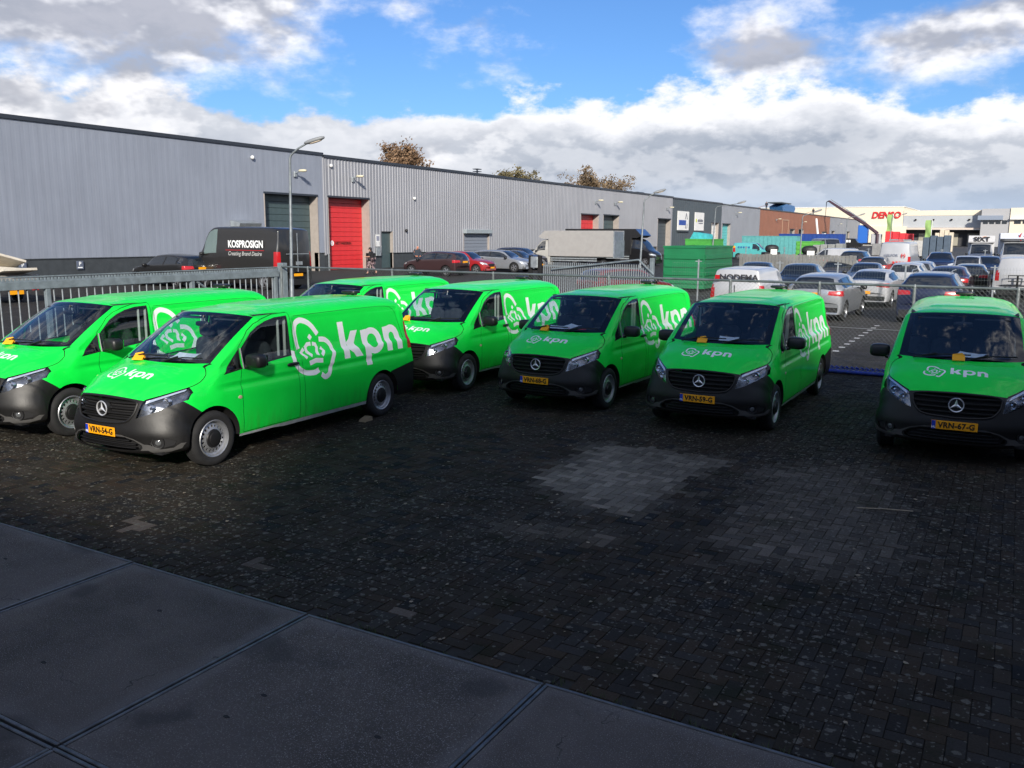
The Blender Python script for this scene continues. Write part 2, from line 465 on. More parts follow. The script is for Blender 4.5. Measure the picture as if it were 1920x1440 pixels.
class Shell:
    """half body surface that can be cut into regions"""
    def __init__(s, V, N, seg_i, seg_j, region):
        s.bm = bmesh.new()
        s.nl = s.bm.verts.layers.float_vector.new('n'); s.rl = s.bm.faces.layers.int.new('reg')
        a, b = V.shape[:2]
        vs = [[None] * b for _ in range(a)]
        for i in range(a):
            for j in range(b):
                v = s.bm.verts.new(V[i, j]); v[s.nl] = N[i, j]; vs[i][j] = v
        for i in range(a - 1):
            for j in range(b - 1):
                q = [vs[i][j], vs[i + 1][j], vs[i + 1][j + 1], vs[i][j + 1]]
                try: f = s.bm.faces.new(q)
                except ValueError: continue
                f[s.rl] = region(seg_i[i], seg_j[j], i, j)
        s.bm.verts.index_update(); s.bm.normal_update()
    def cut(s, poly, ax, val, filt=None, only=None):
        A, B = ax; bm = s.bm
        xs = [p[0] for p in poly]; ys_ = [p[1] for p in poly]
        x0, x1, y0, y1 = min(xs), max(xs), min(ys_), max(ys_)
        cand = {}
        for f in bm.faces:
            if only is not None and f[s.rl] not in only: continue
            c = [v.co for v in f.verts]
            fa = [p[A] for p in c]; fb = [p[B] for p in c]
            if max(fa) < x0 or min(fa) > x1 or max(fb) < y0 or min(fb) > y1: continue
            if filt and not filt(f): continue
            cand[f] = 1
        n = len(poly)
        for i in range(n):
            a = poly[i]; b = poly[(i + 1) % n]
            dx, dy = b[0] - a[0], b[1] - a[1]; L = math.hypot(dx, dy)
            if L < 1e-6: continue
            nx, ny = -dy / L, dx / L
            ex0, ex1, ey0, ey1 = min(a[0], b[0]) - 1e-5, max(a[0], b[0]) + 1e-5, min(a[1], b[1]) - 1e-5, max(a[1], b[1]) + 1e-5
            sub = []
            for f in cand:
                if not f.is_valid: continue
                c = [v.co for v in f.verts]
                fa = [p[A] for p in c]; fb = [p[B] for p in c]
                if max(fa) < ex0 or min(fa) > ex1 or max(fb) < ey0 or min(fb) > ey1: continue
                sd_ = [(p - a[0]) * nx + (q - a[1]) * ny for p, q in zip(fa, fb)]
                if min(sd_) < -1e-5 and max(sd_) > 1e-5: sub.append(f)
            if not sub: continue
            co = [0, 0, 0]; no = [0, 0, 0]; co[A], co[B] = a; no[A], no[B] = nx, ny
            geom = set(sub)
            for f in sub:
                geom.update(f.edges); geom.update(f.verts)
            r = bmesh.ops.bisect_plane(bm, geom=list(geom), dist=1e-6, plane_co=co, plane_no=no)
            for e in r['geom']:
                if isinstance(e, bmesh.types.BMFace): cand[e] = 1
        hit = 0
        for f in cand:
            if f.is_valid:
                c = f.calc_center_median()
                if pt_in(poly, c[A], c[B]): f[s.rl] = val; hit += 1
        return hit
    def get(s, regs, off=0.0):
        V = []; F = []; N = []; idx = {}
        for f in s.bm.faces:
            if f[s.rl] in regs:
                q = []
                for v in f.verts:
                    if v not in idx:
                        n = Vector(v[s.nl]); n.normalize() if n.length else None
                        idx[v] = len(V); V.append(v.co + n * off); N.append(n)
                    q.append(idx[v])
                F.append(q)
        return V, F, N

def mirror_arr(a):
    V, F, N = a
    return [Vector((v.x, -v.y, v.z)) for v in V], [f[::-1] for f in F], [Vector((n.x, -n.y, n.z)) for n in N]

def arr_mesh(name, arrs, m):
    V, F, N = [], [], []
    for (v, f, n) in arrs:
        b = len(V); V += v; N += n; F += [[i + b for i in q] for q in f]
    me = bpy.data.meshes.new(name); me.from_pydata(V, [], F); me.materials.append(m)
    me.shade_smooth()
    if len(me.vertices) == len(N) and len(N): me.normals_split_custom_set_from_vertices([tuple(n) for n in N])
    me.update()
    return me
# ---------------------------------------------------------------- the green delivery van
def side_y(z): return float(np.interp(z, [.27, .36, .55, .78, 1.0, 1.14, 1.205, 1.76], [.905, .93, .945, .945, .922, .905, .868, .748]))

def van_stations():
    St = []; name = []
    def sec(x, zr, nm, tilt=0.0):
        zs = [zr, zr - .004, zr - .020, zr - .060, zr - .125, 1.48, 1.205, 1.14, 1.0, .78, .55, .36, .27]
        ysl = [0, .30, .52, .655, side_y(zr - .125), side_y(1.48), .868, .905, .922, .945, .945, .93, .905]
        St.append([(x + tilt * max(0, z - .8), y, z) for y, z in zip(ysl, zs)]); name.append(nm)
    sec(-2.665, 1.795, 'r0', .10); sec(-2.64, 1.826, 'r1', .10); sec(-2.56, 1.842, 'r2', .08); sec(-2.40, 1.853, 'r3', .03)
    sec(-2.0, 1.864, 'r4'); sec(-1.2, 1.873, 'r5'); sec(-.4, 1.872, 'r6'); sec(.1, 1.862, 'r7'); sec(.35, 1.847, 'r8')
    # windscreen stations
    for k, t in enumerate((0, .08, .3, .55, .8, .93, 1.0)):
        cx, cy, cz = (.623 + (1.456 - .623) * t, .689 + (.755 - .689) * t, 1.766 + (1.252 - 1.766) * t + .018 * math.sin(math.pi * t))
        mx, mz = .745 + (1.625 - .745) * t, 1.808 + (1.240 - 1.808) * t + .022 * math.sin(math.pi * t)
        z4 = cz - .045; z6 = min(1.205, z4 - .035); z5 = (z4 + z6) / 2; z7 = min(1.14, z6 - .055)
        row = [(mx, 0, mz), (mx - .022 * 1, .30, mz + (cz - mz) * .15), (mx + (cx - mx) * .52, .545, mz + (cz - mz) * .5), (cx, cy, cz),
               (cx - .02, max(side_y(z4), cy + .035), z4), (cx - .022, side_y(z5), z5), (cx - .022, side_y(z6), z6), (cx - .022, side_y(z7), z7),
               (cx - .022, .922, 1.0), (cx - .022, .945, .78), (cx - .022, .945, .55), (cx - .022, .935, .38), (cx - .022, .915, .29)]
        St.append(row); name.append('w%d' % k)
    St.append([(1.80,0,1.195),(1.79,.3,1.189),(1.762,.55,1.172),(1.725,.715,1.145),(1.70,.80,1.108),(1.685,.85,1.06),(1.675,.88,1.0),(1.665,.90,.94),(1.655,.918,.87),(1.645,.932,.79),(1.635,.938,.68),(1.63,.935,.55),(1.62,.93,.42)]); name.append('b1')
    St.append([(2.0,0,1.135),(1.99,.3,1.127),(1.965,.54,1.105),(1.935,.71,1.070),(1.91,.80,1.03),(1.893,.857,.982),(1.88,.888,.925),(1.868,.905,.865),(1.85,.92,.80),(1.83,.93,.74),(1.80,.935,.66),(1.77,.935,.55),(1.74,.93,.45)]); name.append('b2')
    St.append([(2.20,0,1.043),(2.19,.28,1.033),(2.16,.50,1.010),(2.11,.67,.972),(2.07,.77,.935),(2.03,.838,.892),(2.0,.875,.845),(1.975,.895,.80),(1.95,.91,.75),(1.92,.92,.70),(1.88,.925,.63),(1.83,.93,.55),(1.78,.93,.46)]); name.append('b3')
    St.append([(2.365,0,.935),(2.355,.27,.928),(2.318,.50,.908),(2.238,.66,.877),(2.163,.76,.847),(2.103,.825,.812),(2.058,.865,.777),(2.02,.89,.74),(1.99,.905,.70),(1.955,.918,.66),(1.91,.925,.61),(1.86,.93,.54),(1.79,.93,.47)]); name.append('b4')
    St.append([(2.398,0,.905),(2.387,.27,.897),(2.345,.50,.878),(2.258,.665,.848),(2.178,.768,.818),(2.114,.833,.785),(2.066,.872,.752),(2.027,.895,.718),(1.995,.909,.682),(1.96,.92,.645),(1.914,.927,.60),(1.862,.93,.535),(1.79,.93,.47)]); name.append('f0')
    St.append([(2.445,0,.79),(2.43,.27,.785),(2.385,.5,.77),(2.295,.67,.745),(2.207,.78,.72),(2.137,.845,.695),(2.082,.882,.67),(2.042,.905,.645),(2.01,.917,.62),(1.97,.925,.595),(1.92,.93,.565),(1.87,.93,.52),(1.80,.93,.47)]); name.append('f1')
    St.append([(2.475,0,.64),(2.463,.27,.636),(2.42,.5,.626),(2.33,.69,.61),(2.24,.81,.595),(2.165,.875,.575),(2.105,.91,.56),(2.06,.93,.545),(2.02,.94,.53),(1.98,.94,.515),(1.93,.938,.5),(1.87,.935,.485),(1.80,.93,.465)]); name.append('f2')
    St.append([(2.492,0,.525),(2.482,.27,.522),(2.44,.5,.515),(2.35,.70,.505),(2.255,.825,.495),(2.175,.89,.485),(2.11,.925,.48),(2.065,.94,.475),(2.025,.948,.47),(1.98,.947,.465),(1.93,.942,.462),(1.87,.936,.46),(1.80,.93,.458)]); name.append('f3')
    St.append([(2.475,0,.40),(2.465,.27,.40),(2.425,.5,.40),(2.345,.69,.40),(2.255,.82,.40),(2.175,.89,.40),(2.11,.927,.40),(2.065,.942,.402),(2.025,.95,.405),(1.98,.948,.41),(1.93,.942,.42),(1.87,.936,.43),(1.80,.93,.44)]); name.append('f4')
    St.append([(2.475,0,.30),(2.465,.27,.30),(2.425,.5,.302),(2.34,.69,.307),(2.25,.81,.312),(2.17,.88,.317),(2.108,.92,.322),(2.062,.938,.327),(2.02,.945,.335),(1.975,.943,.345),(1.925,.94,.365),(1.86,.935,.39),(1.80,.93,.42)]); name.append('f5')
    St.append([(2.37,0,.255),(2.36,.27,.255),(2.32,.5,.255),(2.25,.66,.26),(2.17,.77,.265),(2.11,.83,.27),(2.07,.86,.275),(2.04,.88,.28),(2.0,.89,.285),(1.96,.9,.295),(1.91,.91,.315),(1.86,.92,.345),(1.80,.925,.40)]); name.append('f6')
    return np.array(St, float), name

LOGO_STROKES = []
def van_logo():
    P = []
    for pts, w in (([(-.489,1.436),(-.409,1.544),(-.30,1.625),(-.17,1.660),(-.085,1.630),(-.041,1.562),(-.024,1.477),(-.027,1.36),(-.045,1.271)], .078),
                   ([(-.501,1.363),(-.60,1.352),(-.685,1.305),(-.730,1.23),(-.735,1.17),(-.69,1.075),(-.626,.963),(-.56,.86),(-.48,.830),(-.404,.879)], .074),
                   ([(.075,1.262),(.095,1.195),(.105,1.125),(.065,1.044),(-.014,.976),(-.135,.93),(-.265,.92),(-.37,.948)], .072)):
        P.append(stroke(smooth_line(pts, 3), w))
    P.append([(-.326,1.456),(-.368,1.408),(-.318,1.362),(-.272,1.412)])
    for pts, w in (([(-.152,1.135),(-.084,1.215),(-.154,1.262)], .052), ([(-.268,1.155),(-.199,1.221),(-.195,1.283),(-.244,1.318),(-.317,1.318)], .056),
                   ([(-.345,1.316),(-.405,1.302),(-.425,1.25),(-.385,1.155)], .056), ([(-.468,1.140),(-.552,1.196),(-.495,1.245)], .052),
                   ([(-.187,1.060),(-.319,1.086),(-.47,1.068)], .066)):
        P.append(stroke(pts, w))
    # letters k p n
    P.append([(-.95,1.03),(-1.08,1.03),(-1.08,1.566),(-.95,1.566)])
    P.append([(-1.06,1.17),(-1.225,1.415),(-1.385,1.415),(-1.165,1.10)])
    P.append([(-1.07,1.25),(-1.22,1.03),(-1.39,1.03),(-1.185,1.325)])
    P.append([(-1.455,.87),(-1.59,.87),(-1.59,1.41),(-1.455,1.40)])
    o = ellipse(-1.70, 1.225, .245, .20, 22); i = ellipse(-1.70, 1.225, .115, .105, 22)
    P.append(('ring', o, i))
    P.append([(-2.01,1.03),(-2.145,1.03),(-2.145,1.41),(-2.01,1.40)])
    oo = ellipse(-2.215, 1.235, .205, .19, 12, 0, 180); ii = ellipse(-2.215, 1.235, .068, .075, 12, 180, 0)
    P.append(oo + ii)
    P.append([(-2.283,1.03),(-2.42,1.03),(-2.42,1.236),(-2.283,1.236)])
    return P

def bonnet_logo(sgn):
    """the same drawing, a third of the size, on the bonnet; returns polygons in (x, y*sgn)"""
    def tr(p):
        u = -p[0]; return (2.045 - (p[1] - 1.03) * .31, sgn * (-.10 + (u - .95) * .293))
    out = []
    for q in van_logo():
        out.append(('ring', [tr(p) for p in q[1]], [tr(p) for p in q[2]]) if q[0] == 'ring' else [tr(p) for p in q])
    return out

BODY, WFRAME, WGLASS, BONNET, BUMPER, LIGHT, GRILLE, INTAKE, SIDEW, TRIM, QUARTER, DOOR, SEAM, LOGO, SILL, RBUMP, TAIL, BTRIM, GONE, LOGO2, PRESS, FOGP = range(22)

def van_half(sgn):
    St, name = van_stations()
    K = len(name); nm = {n: i for i, n in enumerate(name)}
    # subdivide: along rows first (mirror row for a flat centre line)
    P = St.transpose(1, 0, 2)                          # rows, stations, 3
    mir = P[1:2].copy(); mir[..., 1] *= -1
    P = np.concatenate([mir, P], 0)
    nsj = [1, 5, 5, 4, 4, 8, 8, 5, 7, 10, 6, 5, 3]
    Q, sj = pchip_axis(P, nsj)
    Q = Q[1:]; sj = sj[1:] - 1
    Q = Q.transpose(1, 0, 2)                           # stations, fine rows, 3
    nsi = []
    for k in range(K - 1):
        L = max(np.linalg.norm(Q[k + 1, 0] - Q[k, 0]), np.linalg.norm(Q[k + 1, len(Q[0]) // 2] - Q[k, len(Q[0]) // 2]))
        nsi.append(int(min(26, max(2, round(L / .034)))))
    V, si = pchip_axis(Q, nsi)
    # recessed load panel above the ledge, shallow roof ribs
    ss = lambda a, b, x: np.clip((x - a) / (b - a), 0, 1) ** 2 * (3 - 2 * np.clip((x - a) / (b - a), 0, 1))
    x, y, z = V[..., 0], V[..., 1], V[..., 2]
    topz = 1.728
    mask = ss(-2.50, -2.45, x) * (1 - ss(-.03, .02, x)) * ss(1.16, 1.205, z) * (1 - ss(topz - .045, topz, z)) * (y > .5)
    V[..., 1] -= .016 * mask
    rib = ss(-2.42, -2.34, x) * (1 - ss(.15, .25, x)) * (1 - ss(.44, .475, np.abs(y))) * (z > 1.7)
    V[..., 2] += .010 * rib
    # shoulder crease: a shallow scoop just below z = 1.0 that fades out over the front wing
    V[..., 1] -= .013 * np.exp(-((z - .952) / .038) ** 2) * (z < 1.02) * (y > .5) * ss(-2.55, -2.45, x) * (1 - ss(1.25, 1.62, x))
    V[..., 1] += .006 * np.exp(-((z - 1.005) / .022) ** 2) * (y > .5) * ss(-2.55, -2.45, x) * (1 - ss(1.25, 1.62, x))
    N = grid_normals(V)
    cut_i = (nm['w0'], nm['w6'], nm['b4'])
    def region(a, b, i, j):
        if cut_i[0] <= a < cut_i[1] and b < 3:
            edge = a == cut_i[0] or a >= cut_i[1] - 1 or (b == 2 and j >= nsj[1] + nsj[2] + nsj[3] - 2)
            return WFRAME if edge else WGLASS
        if cut_i[1] <= a < cut_i[2] and b < 5: return BONNET
        if a >= cut_i[2]: return BUMPER
        return BODY
    s = Shell(V, N, si, sj, region)
    sidef = lambda f: abs(f.normal.y) > .25 and f.calc_center_median().y > .5
    frontf = lambda f: f.calc_center_median().x > 1.75
    # bumper / wing line, seen from the side
    s.cut([(2.03,.885),(1.985,.868),(1.77,.705),(1.69,.60),(1.62,.20),(2.62,.20),(2.62,.885)], (0, 2), BUMPER, lambda f: f.calc_center_median().x > 1.6 and f.calc_center_median().y > .60, (BODY, BONNET))
    # fender below the bonnet shut line
    s.cut([(1.44,1.26),(1.54,1.215),(1.60,1.135),(1.70,1.065),(1.80,1.035),(1.90,1.015),(2.2,.95),(2.2,.3),(1.44,.3)], (0, 2), BODY, lambda f: f.calc_center_median().y > .70, (BONNET,))
    hl = [(.512,.700),(.535,.800),(.556,.912),(.66,.950),(.77,.996),(.858,1.034),(.876,.985),(.888,.885),(.80,.832),(.70,.775),(.60,.728)]
    s.cut(hl, (1, 2), LIGHT, lambda f: f.calc_center_median().x > 1.86, (BODY, BONNET, BUMPER))
    gr = [(-.02,.922),(.27,.915),(.475,.892),(.505,.86),(.497,.79),(.455,.71),(.40,.662),(.27,.637),(-.02,.625)]
    s.cut(gr, (1, 2), GRILLE, frontf, (BUMPER,))
    s.cut([(-.02,.470),(.38,.468),(.50,.430),(.575,.375),(.56,.338),(.48,.322),(-.02,.312)], (1, 2), INTAKE, frontf, (BUMPER,))
    s.cut([(-.02,.505),(.34,.502),(.50,.462),(.615,.398),(.68,.392),(.72,.362),(.66,.325),(.57,.322),(.595,.352),(.59,.385),(.505,.442),(.385,.480),(-.02,.482)], (1, 2), BTRIM, frontf, (BUMPER,))
    s.cut([(.655,.325),(.69,.362),(.78,.338),(.88,.352),(.925,.40),(.945,.395),(.925,.335),(.83,.300),(.70,.296)], (1, 2), BTRIM, frontf, (BUMPER,))
    s.cut([(.655,.405),(.70,.372),(.80,.350),(.885,.372),(.905,.43),(.84,.468),(.72,.462)], (1, 2), FOGP, frontf, (BUMPER,))
    door = [(1.12,.335),(1.12,1.02),(1.085,1.13),(1.055,1.415),(.84,1.605),(.70,1.685),(.55,1.735),(.30,1.775),(.025,1.785),(.035,1.5),(.055,1.15),(.065,.335)]
    s.cut(door, (0, 2), DOOR, sidef, (BODY,))
    for i in range(len(door)):
        a, b = door[i], door[(i + 1) % len(door)]
        s.cut(stroke([a, b], .007), (0, 2), SEAM, sidef, (BODY, DOOR))
    press = smooth_line([(-.05,1.728),(-1.0,1.735),(-1.95,1.732),(-2.24,1.712),(-2.39,1.63),(-2.455,1.42),(-2.49,1.19)], 3)
    for a, b in zip(press, press[1:]): s.cut(stroke([a, b], .007), (0, 2), PRESS, sidef, (BODY,))
    slide = [(-.03,1.70),(-.05,.318)]; s.cut(stroke(slide, .006), (0, 2), SEAM, sidef, (BODY,))
    shut = smooth_line([(1.452,1.250),(1.54,1.215),(1.60,1.135),(1.70,1.065),(1.80,1.035),(1.90,1.015)], 2)
    for a, b in zip(shut, shut[1:]):
        s.cut(stroke([a, b], .007), (0, 2), SEAM, lambda f: f.calc_center_median().y > .70, (BODY, BONNET))
    win = [(1.028,1.142),(1.008,1.40),(.80,1.580),(.66,1.652),(.50,1.705),(.30,1.738),(.080,1.745),(.095,1.5),(.122,1.205)]
    s.cut(win, (0, 2), TRIM, sidef, (DOOR, SEAM)); s.cut(inset(win, .022), (0, 2), SIDEW, sidef, (TRIM,))
    qt = [(1.385,1.112),(1.30,1.195),(1.045,1.405),(1.062,1.145)]
    s.cut(qt, (0, 2), TRIM, sidef, (BODY, DOOR, SEAM, BONNET)); s.cut(inset(qt, .018), (0, 2), QUARTER, sidef, (TRIM,))
    s.cut([(1.30,.10),(1.30,.322),(-1.50,.322),(-1.50,.10)], (0, 2), SILL, sidef, (BODY, DOOR, SEAM))
    s.cut([(-2.02,.60),(-2.05,.700),(-2.70,.80),(-2.90,.10),(-2.0,.10)], (0, 2), RBUMP, lambda f: f.calc_center_median().y > .3, (BODY,))
    s.cut([(-2.55,1.02),(-2.57,1.45),(-2.70,1.45),(-2.75,1.02)], (0, 2), TAIL, lambda f: f.calc_center_median().y > .6, (BODY,))
    for cx, r in ((1.6, .412), (-1.83, .402)):
        s.cut(ellipse(cx, .345, r, r, 40), (0, 2), GONE, lambda f: f.calc_center_median().y > .5)
    if sgn > 0:
        for q in van_logo():
            if q[0] == 'ring':
                s.cut(q[1], (0, 2), LOGO, sidef, (BODY, DOOR)); s.cut(q[2], (0, 2), BODY, sidef, (LOGO,))
            else: s.cut(q, (0, 2), LOGO, sidef, (BODY, DOOR))
    for q in bonnet_logo(sgn):
        top = lambda f: 1.75 < f.calc_center_median().x < 2.25
        if q[0] == 'ring':
            s.cut(q[1], (0, 1), LOGO2, top, (BONNET,)); s.cut(q[2], (0, 1), BONNET, top, (LOGO2,))
        else: s.cut(q, (0, 1), LOGO2, top, (BONNET,))
    return s, V

def wheel_meshes(rt=.345, rr=.232, w=.205):
    """tyre and steel rim with a ring of round holes; axle along y, outer face towards +y"""
    t = MB(); h = w / 2
    prof = [(rr - .012, -h * .8), (rr + .02, -h * .98), (rt - .05, -h), (rt - .018, -h * .88), (rt - .004, -h * .70)]
    for gx in (-.42, 0, .42):                                   # tread grooves
        prof += [(rt, h * (gx - .14)), (rt - .011, h * (gx - .12)), (rt - .011, h * (gx + .02)), (rt, h * (gx + .04))]
    prof += [(rt - .004, h * .70), (rt - .018, h * .88), (rt - .05, h), (rt - .075, h * .985), (rt - .08, h * .965), (rr + .02, h * .95), (rr - .012, h * .78)]
    t.lathe(prof, 40)
    tyre = t.mesh('tyre', M_tyre, 40)
    r = MB(); d = h * .80
    r.lathe([(rr - .002, -h * .7), (rr - .006, d - .03), (rr + .006, d + .004), (rr - .004, d + .014), (rr - .016, d + .006), (rr - .026, d - .028), (rr - .040, d - .036)], 40)
    # disc with holes
    n = 18; r0, r1 = .118, rr - .040; rm = (r0 + r1) / 2; hr = .0165
    f0 = d - .006; f1 = d - .036
    yy = lambda q: f0 + (f1 - f0) * (q - r0) / (r1 - r0)
    for k in range(n):
        a0 = 2 * math.pi * k / n; da = math.pi / n
        outer = [(r0, -da), (r0, 0), (r0, da), (rm, da), (r1, da), (r1, 0), (r1, -da), (rm, -da)]
        ang = [math.atan2((t_) * rm, (q - rm)) for q, t_ in outer]
        vs = [(q * math.cos(a0 + t_), yy(q), q * math.sin(a0 + t_)) for q, t_ in outer]
        inn = []
        for (q, t_), a in zip(outer, ang):
            qq, tt = rm + hr * 1.15 * math.cos(a), hr * math.sin(a) / rm
            inn.append((qq * math.cos(a0 + tt), yy(qq), qq * math.sin(a0 + tt)))
        dp = [(p[0], p[1] - .02, p[2]) for p in inn]
        r.add(vs + inn + dp, [(i, 8 + i, 8 + (i + 1) % 8, (i + 1) % 8) for i in range(8)] + [(8 + i, 16 + i, 16 + (i + 1) % 8, 8 + (i + 1) % 8) for i in range(8)])
    rim = r.mesh('rim', M_rim, 35)
    c = MB(); c.lathe([(.118, f0 - .001), (.108, f0 + .016), (.085, f0 + .020), (.080, f0 + .034), (.050, f0 + .040), (.001, f0 + .041)], 28)
    cap = c.mesh('hub_cap', M_black, 35)
    k = MB(); k.lathe([(rr - .01, -.03), (.05, -.03), (.001, -.03)], 24)
    back = k.mesh('brake_back', M_mblack, None)
    return tyre, rim, cap, back

def superell(cx, cy, cz, rx, ry, rz, e=.6, nu=20, nv=12):
    P = []
    pw = lambda a: math.copysign(abs(a) ** e, a)
    for i in range(nv + 1):
        v = -math.pi / 2 + math.pi * i / nv; row = []
        for j in range(nu + 1):
            u = 2 * math.pi * j / nu
            row.append((cx + rx * pw(math.cos(v)) * pw(math.cos(u)), cy + ry * pw(math.cos(v)) * pw(math.sin(u)), cz + rz * pw(math.sin(v))))
        P.append(row)
    return P

def star_mesh(r=.088, name='star_emblem'):
    """round emblem with three points, facing +x"""
    b = MB()
    b.lathe([(r - .010, -.006), (r - .010, .006), (r, .010), (r + .004, 0), (r, -.008)], 32, 'x', closed=True)
    for k in range(3):
        a = R(90 + 120 * k); ca, sa = math.cos(a), math.sin(a)
        tip = (0.004, ca * (r - .004), sa * (r - .004)); w = .021
        l = (0.002, -sa * w, ca * w); rr_ = (0.002, sa * w, -ca * w); top = (.013, 0, 0)
        a2 = R(90 + 120 * k + 60); bl = (0, math.cos(a2) * w, math.sin(a2) * w); a3 = R(90 + 120 * k - 60); br = (0, math.cos(a3) * w, math.sin(a3) * w)
        b.add([top, tip, bl, br], [(0, 1, 2), (0, 3, 1)])
    me = b.mesh(name, mat('emblem silver', (.72, .73, .75), .30, metal=.55)); return fix_normals(me)

def build_van_proto():
    sl, V = van_half(1); sr, _ = van_half(-1)
    bvh = BVHTree.FromBMesh(sl.bm)
    def fx(y, z):
        h = bvh.ray_cast(Vector((4, abs(y), z)), Vector((-1, 0, 0)))
        return h[0].x if h[0] else 2.3
    def sy(x, z):
        h = bvh.ray_cast(Vector((x, 3, z)), Vector((0, -1, 0)))
        return h[0].y if h[0] else .9
    root = bpy.data.objects.new('delivery_van', None); link(root)
    def both(regs, nm_, m, off=0.0, parent=root):
        return place(nm_, arr_mesh(nm_, [sl.get(regs, off), mirror_arr(sr.get(regs, off))], m), parent)
    def each(regs, nm_, m, off=0.0, parent=root):
        a = place(nm_, arr_mesh(nm_, [sl.get(regs, off)], m), parent)
        b = place(nm_, arr_mesh(nm_, [mirror_arr(sr.get(regs, off))], m), parent)
        return a, b
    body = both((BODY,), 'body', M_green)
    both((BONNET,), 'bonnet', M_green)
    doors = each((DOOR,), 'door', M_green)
    each((SEAM,), 'panel_gap', M_gap, -.007); each((PRESS,), 'pressed_line_shade', mat('pressed line shade', (.0005, .17, .012), .6), -.004)  # shade along the pressed crease is painted as a darker green strip
    place('side_logo', arr_mesh('side_logo', [sl.get((LOGO,), .0012)], M_white), root); both((LOGO2,), 'bonnet_logo', M_white, .0012)
    bump = both((BUMPER,), 'front_bumper', M_char)
    both((BTRIM,), 'bumper_trim', mat('bumper trim', (.070, .068, .066), .40, var=.15), .006, bump)
    each((FOGP,), 'fog_light_pocket', M_mblack, -.012, bump)
    rb = each((RBUMP,), 'rear_bumper', M_char, .006)[0]
    each((SILL,), 'sill_strip', mat('sill strip', (.55, .57, .58), .35, metal=.3, var=.2, vscale=5), .004)
    ws = both((WGLASS,), 'windscreen', M_glassW)
    both((WFRAME,), 'windscreen_border', M_frit, 0, ws)
    for i, d in enumerate(each((SIDEW,), 'side_window', M_glassS, -.004)): pass
    each((TRIM,), 'window_seal', M_black, 0.001)
    each((QUARTER,), 'quarter_window', M_glassS, -.002)
    lens = each((LIGHT,), 'headlight', M_lens)
    each((TAIL,), 'tail_light', M_red, .004)
    # lamp interiors
    refl = mat('lamp reflector', (.70, .72, .75), .12, metal=.95, var=.2, vscale=12, bump=.15, bscale=14)
    dark = mat('lamp housing', (.22, .23, .25), .22, metal=.85, var=.6, vscale=7, bump=.12, bscale=9)
    for k, (s_, L) in enumerate(((sl, lens[0]), (sr, lens[1]))):
        a = s_.get((LIGHT,), -.05); a = a if k == 0 else mirror_arr(a)
        place('lamp_housing', arr_mesh('lamp_housing', [a], dark), L)
        sg = 1 if k == 0 else -1
        for (py, pz, rr_) in ((.615, .805, .050), (.735, .872, .050)):
            b = MB(); b.lathe([(.012, -.030), (rr_ * .6, -.022), (rr_ * .92, .004), (rr_, .016), (rr_ * 1.08, .010), (rr_ * 1.1, -.03)], 20, 'x')
            b.lathe([(.001, .004), (.016, .0), (.020, -.02)], 10, 'x')
            b.build('reflector_bowl', refl, L, 40, (fx(py, pz) - .050, sg * py, pz))
        # bright light-guide blade along the top edge
        P = []
        for t in np.linspace(0, 1, 9):
            y0 = .575 + t * .255; z1 = .905 + t * .112; z0 = z1 - .045 + .012 * t
            P.append([(fx(y0, z0) - .018, sg * y0, z0), (fx(y0, z1 - .012) - .010, sg * y0, z1 - .012)])
        b = MB(); b.grid(P); me = b.mesh('light_guide', mat('light guide', (.60, .66, .76), .12, metal=.5, coat=.4)); place('light_guide', me, L)
    # grille: recessed back, frame, slats
    gback = both((GRILLE,), 'grille', M_mblack, -.055)
    for zc in (.868, .805, .745, .690):
        half = min(.488, .488 if zc > .8 else .488 - (.8 - zc) * .62)
        up, P = [], []
        for yv in np.linspace(-half, half, 25):
            x = fx(yv, zc)
            P.append([(x - .055, yv, zc + .016), (x - .004, yv, zc + .010), (x - .001, yv, zc), (x - .006, yv, zc - .011), (x - .055, yv, zc - .014)])
        b = MB(); b.grid(P); fix = b.mesh('slat', M_char, 50); place('slat', fix, gback)
    ring = smooth_line([(0,.921),(.27,.914),(.475,.891),(.505,.86),(.497,.79),(.455,.71),(.40,.662),(.27,.637),(0,.625)], 4)
    pts = [(fx(a, b_) + .003, a, b_) for a, b_ in ring]; pts = pts + [(x, -y, z) for x, y, z in reversed(pts[1:-1])]
    b = MB(); b.tube(pts + [pts[0]], .014, 6); b.build('grille_frame', M_char, gback, 50)
    place('star_emblem', star_mesh(), root, (fx(0, .79) + .010, 0, .785))
    b = MB(); b.lathe([(.001, .0), (.085, -.004), (.098, -.05)], 28, 'x'); b.build('emblem_back', M_black, root, 40, (fx(0, .79) + .002, 0, .785))
    ib = both((INTAKE,), 'lower_intake', M_mblack, -.06)
    for zc in (.43, .385, .345):
        half = .50 if zc < .4 else .42
        P = []
        for yv in np.linspace(-half, half, 21):
            x = fx(yv, zc); P.append([(x - .06, yv, zc + .006), (x - .012, yv, zc + .006), (x - .012, yv, zc - .006), (x - .06, yv, zc - .006)])
        b = MB(); b.grid(P); place('slat', b.mesh('slat', M_black), ib)
    for sg in (1, -1):
        x = fx(.755, .418)
        b = MB(); b.lathe([(.078, -.03), (.074, .006), (.062, .004), (.058, -.012), (.045, -.020), (.001, -.014)], 24, 'x')
        o = b.build('fog_light', M_black, root, 40, (x - .003, sg * .755, .418)); o.rotation_euler = (0, 0, sg * .62)
        b = MB(); b.lathe([(.001, .006), (.030, .002), (.044, -.008)], 20, 'x'); b.build('lamp_glass', mat('fog glass', (.10, .105, .11), .1, coat=.7), o, 40, (-.010, 0, 0))
    # wheels
    tyre, rim, cap, back = wheel_meshes()
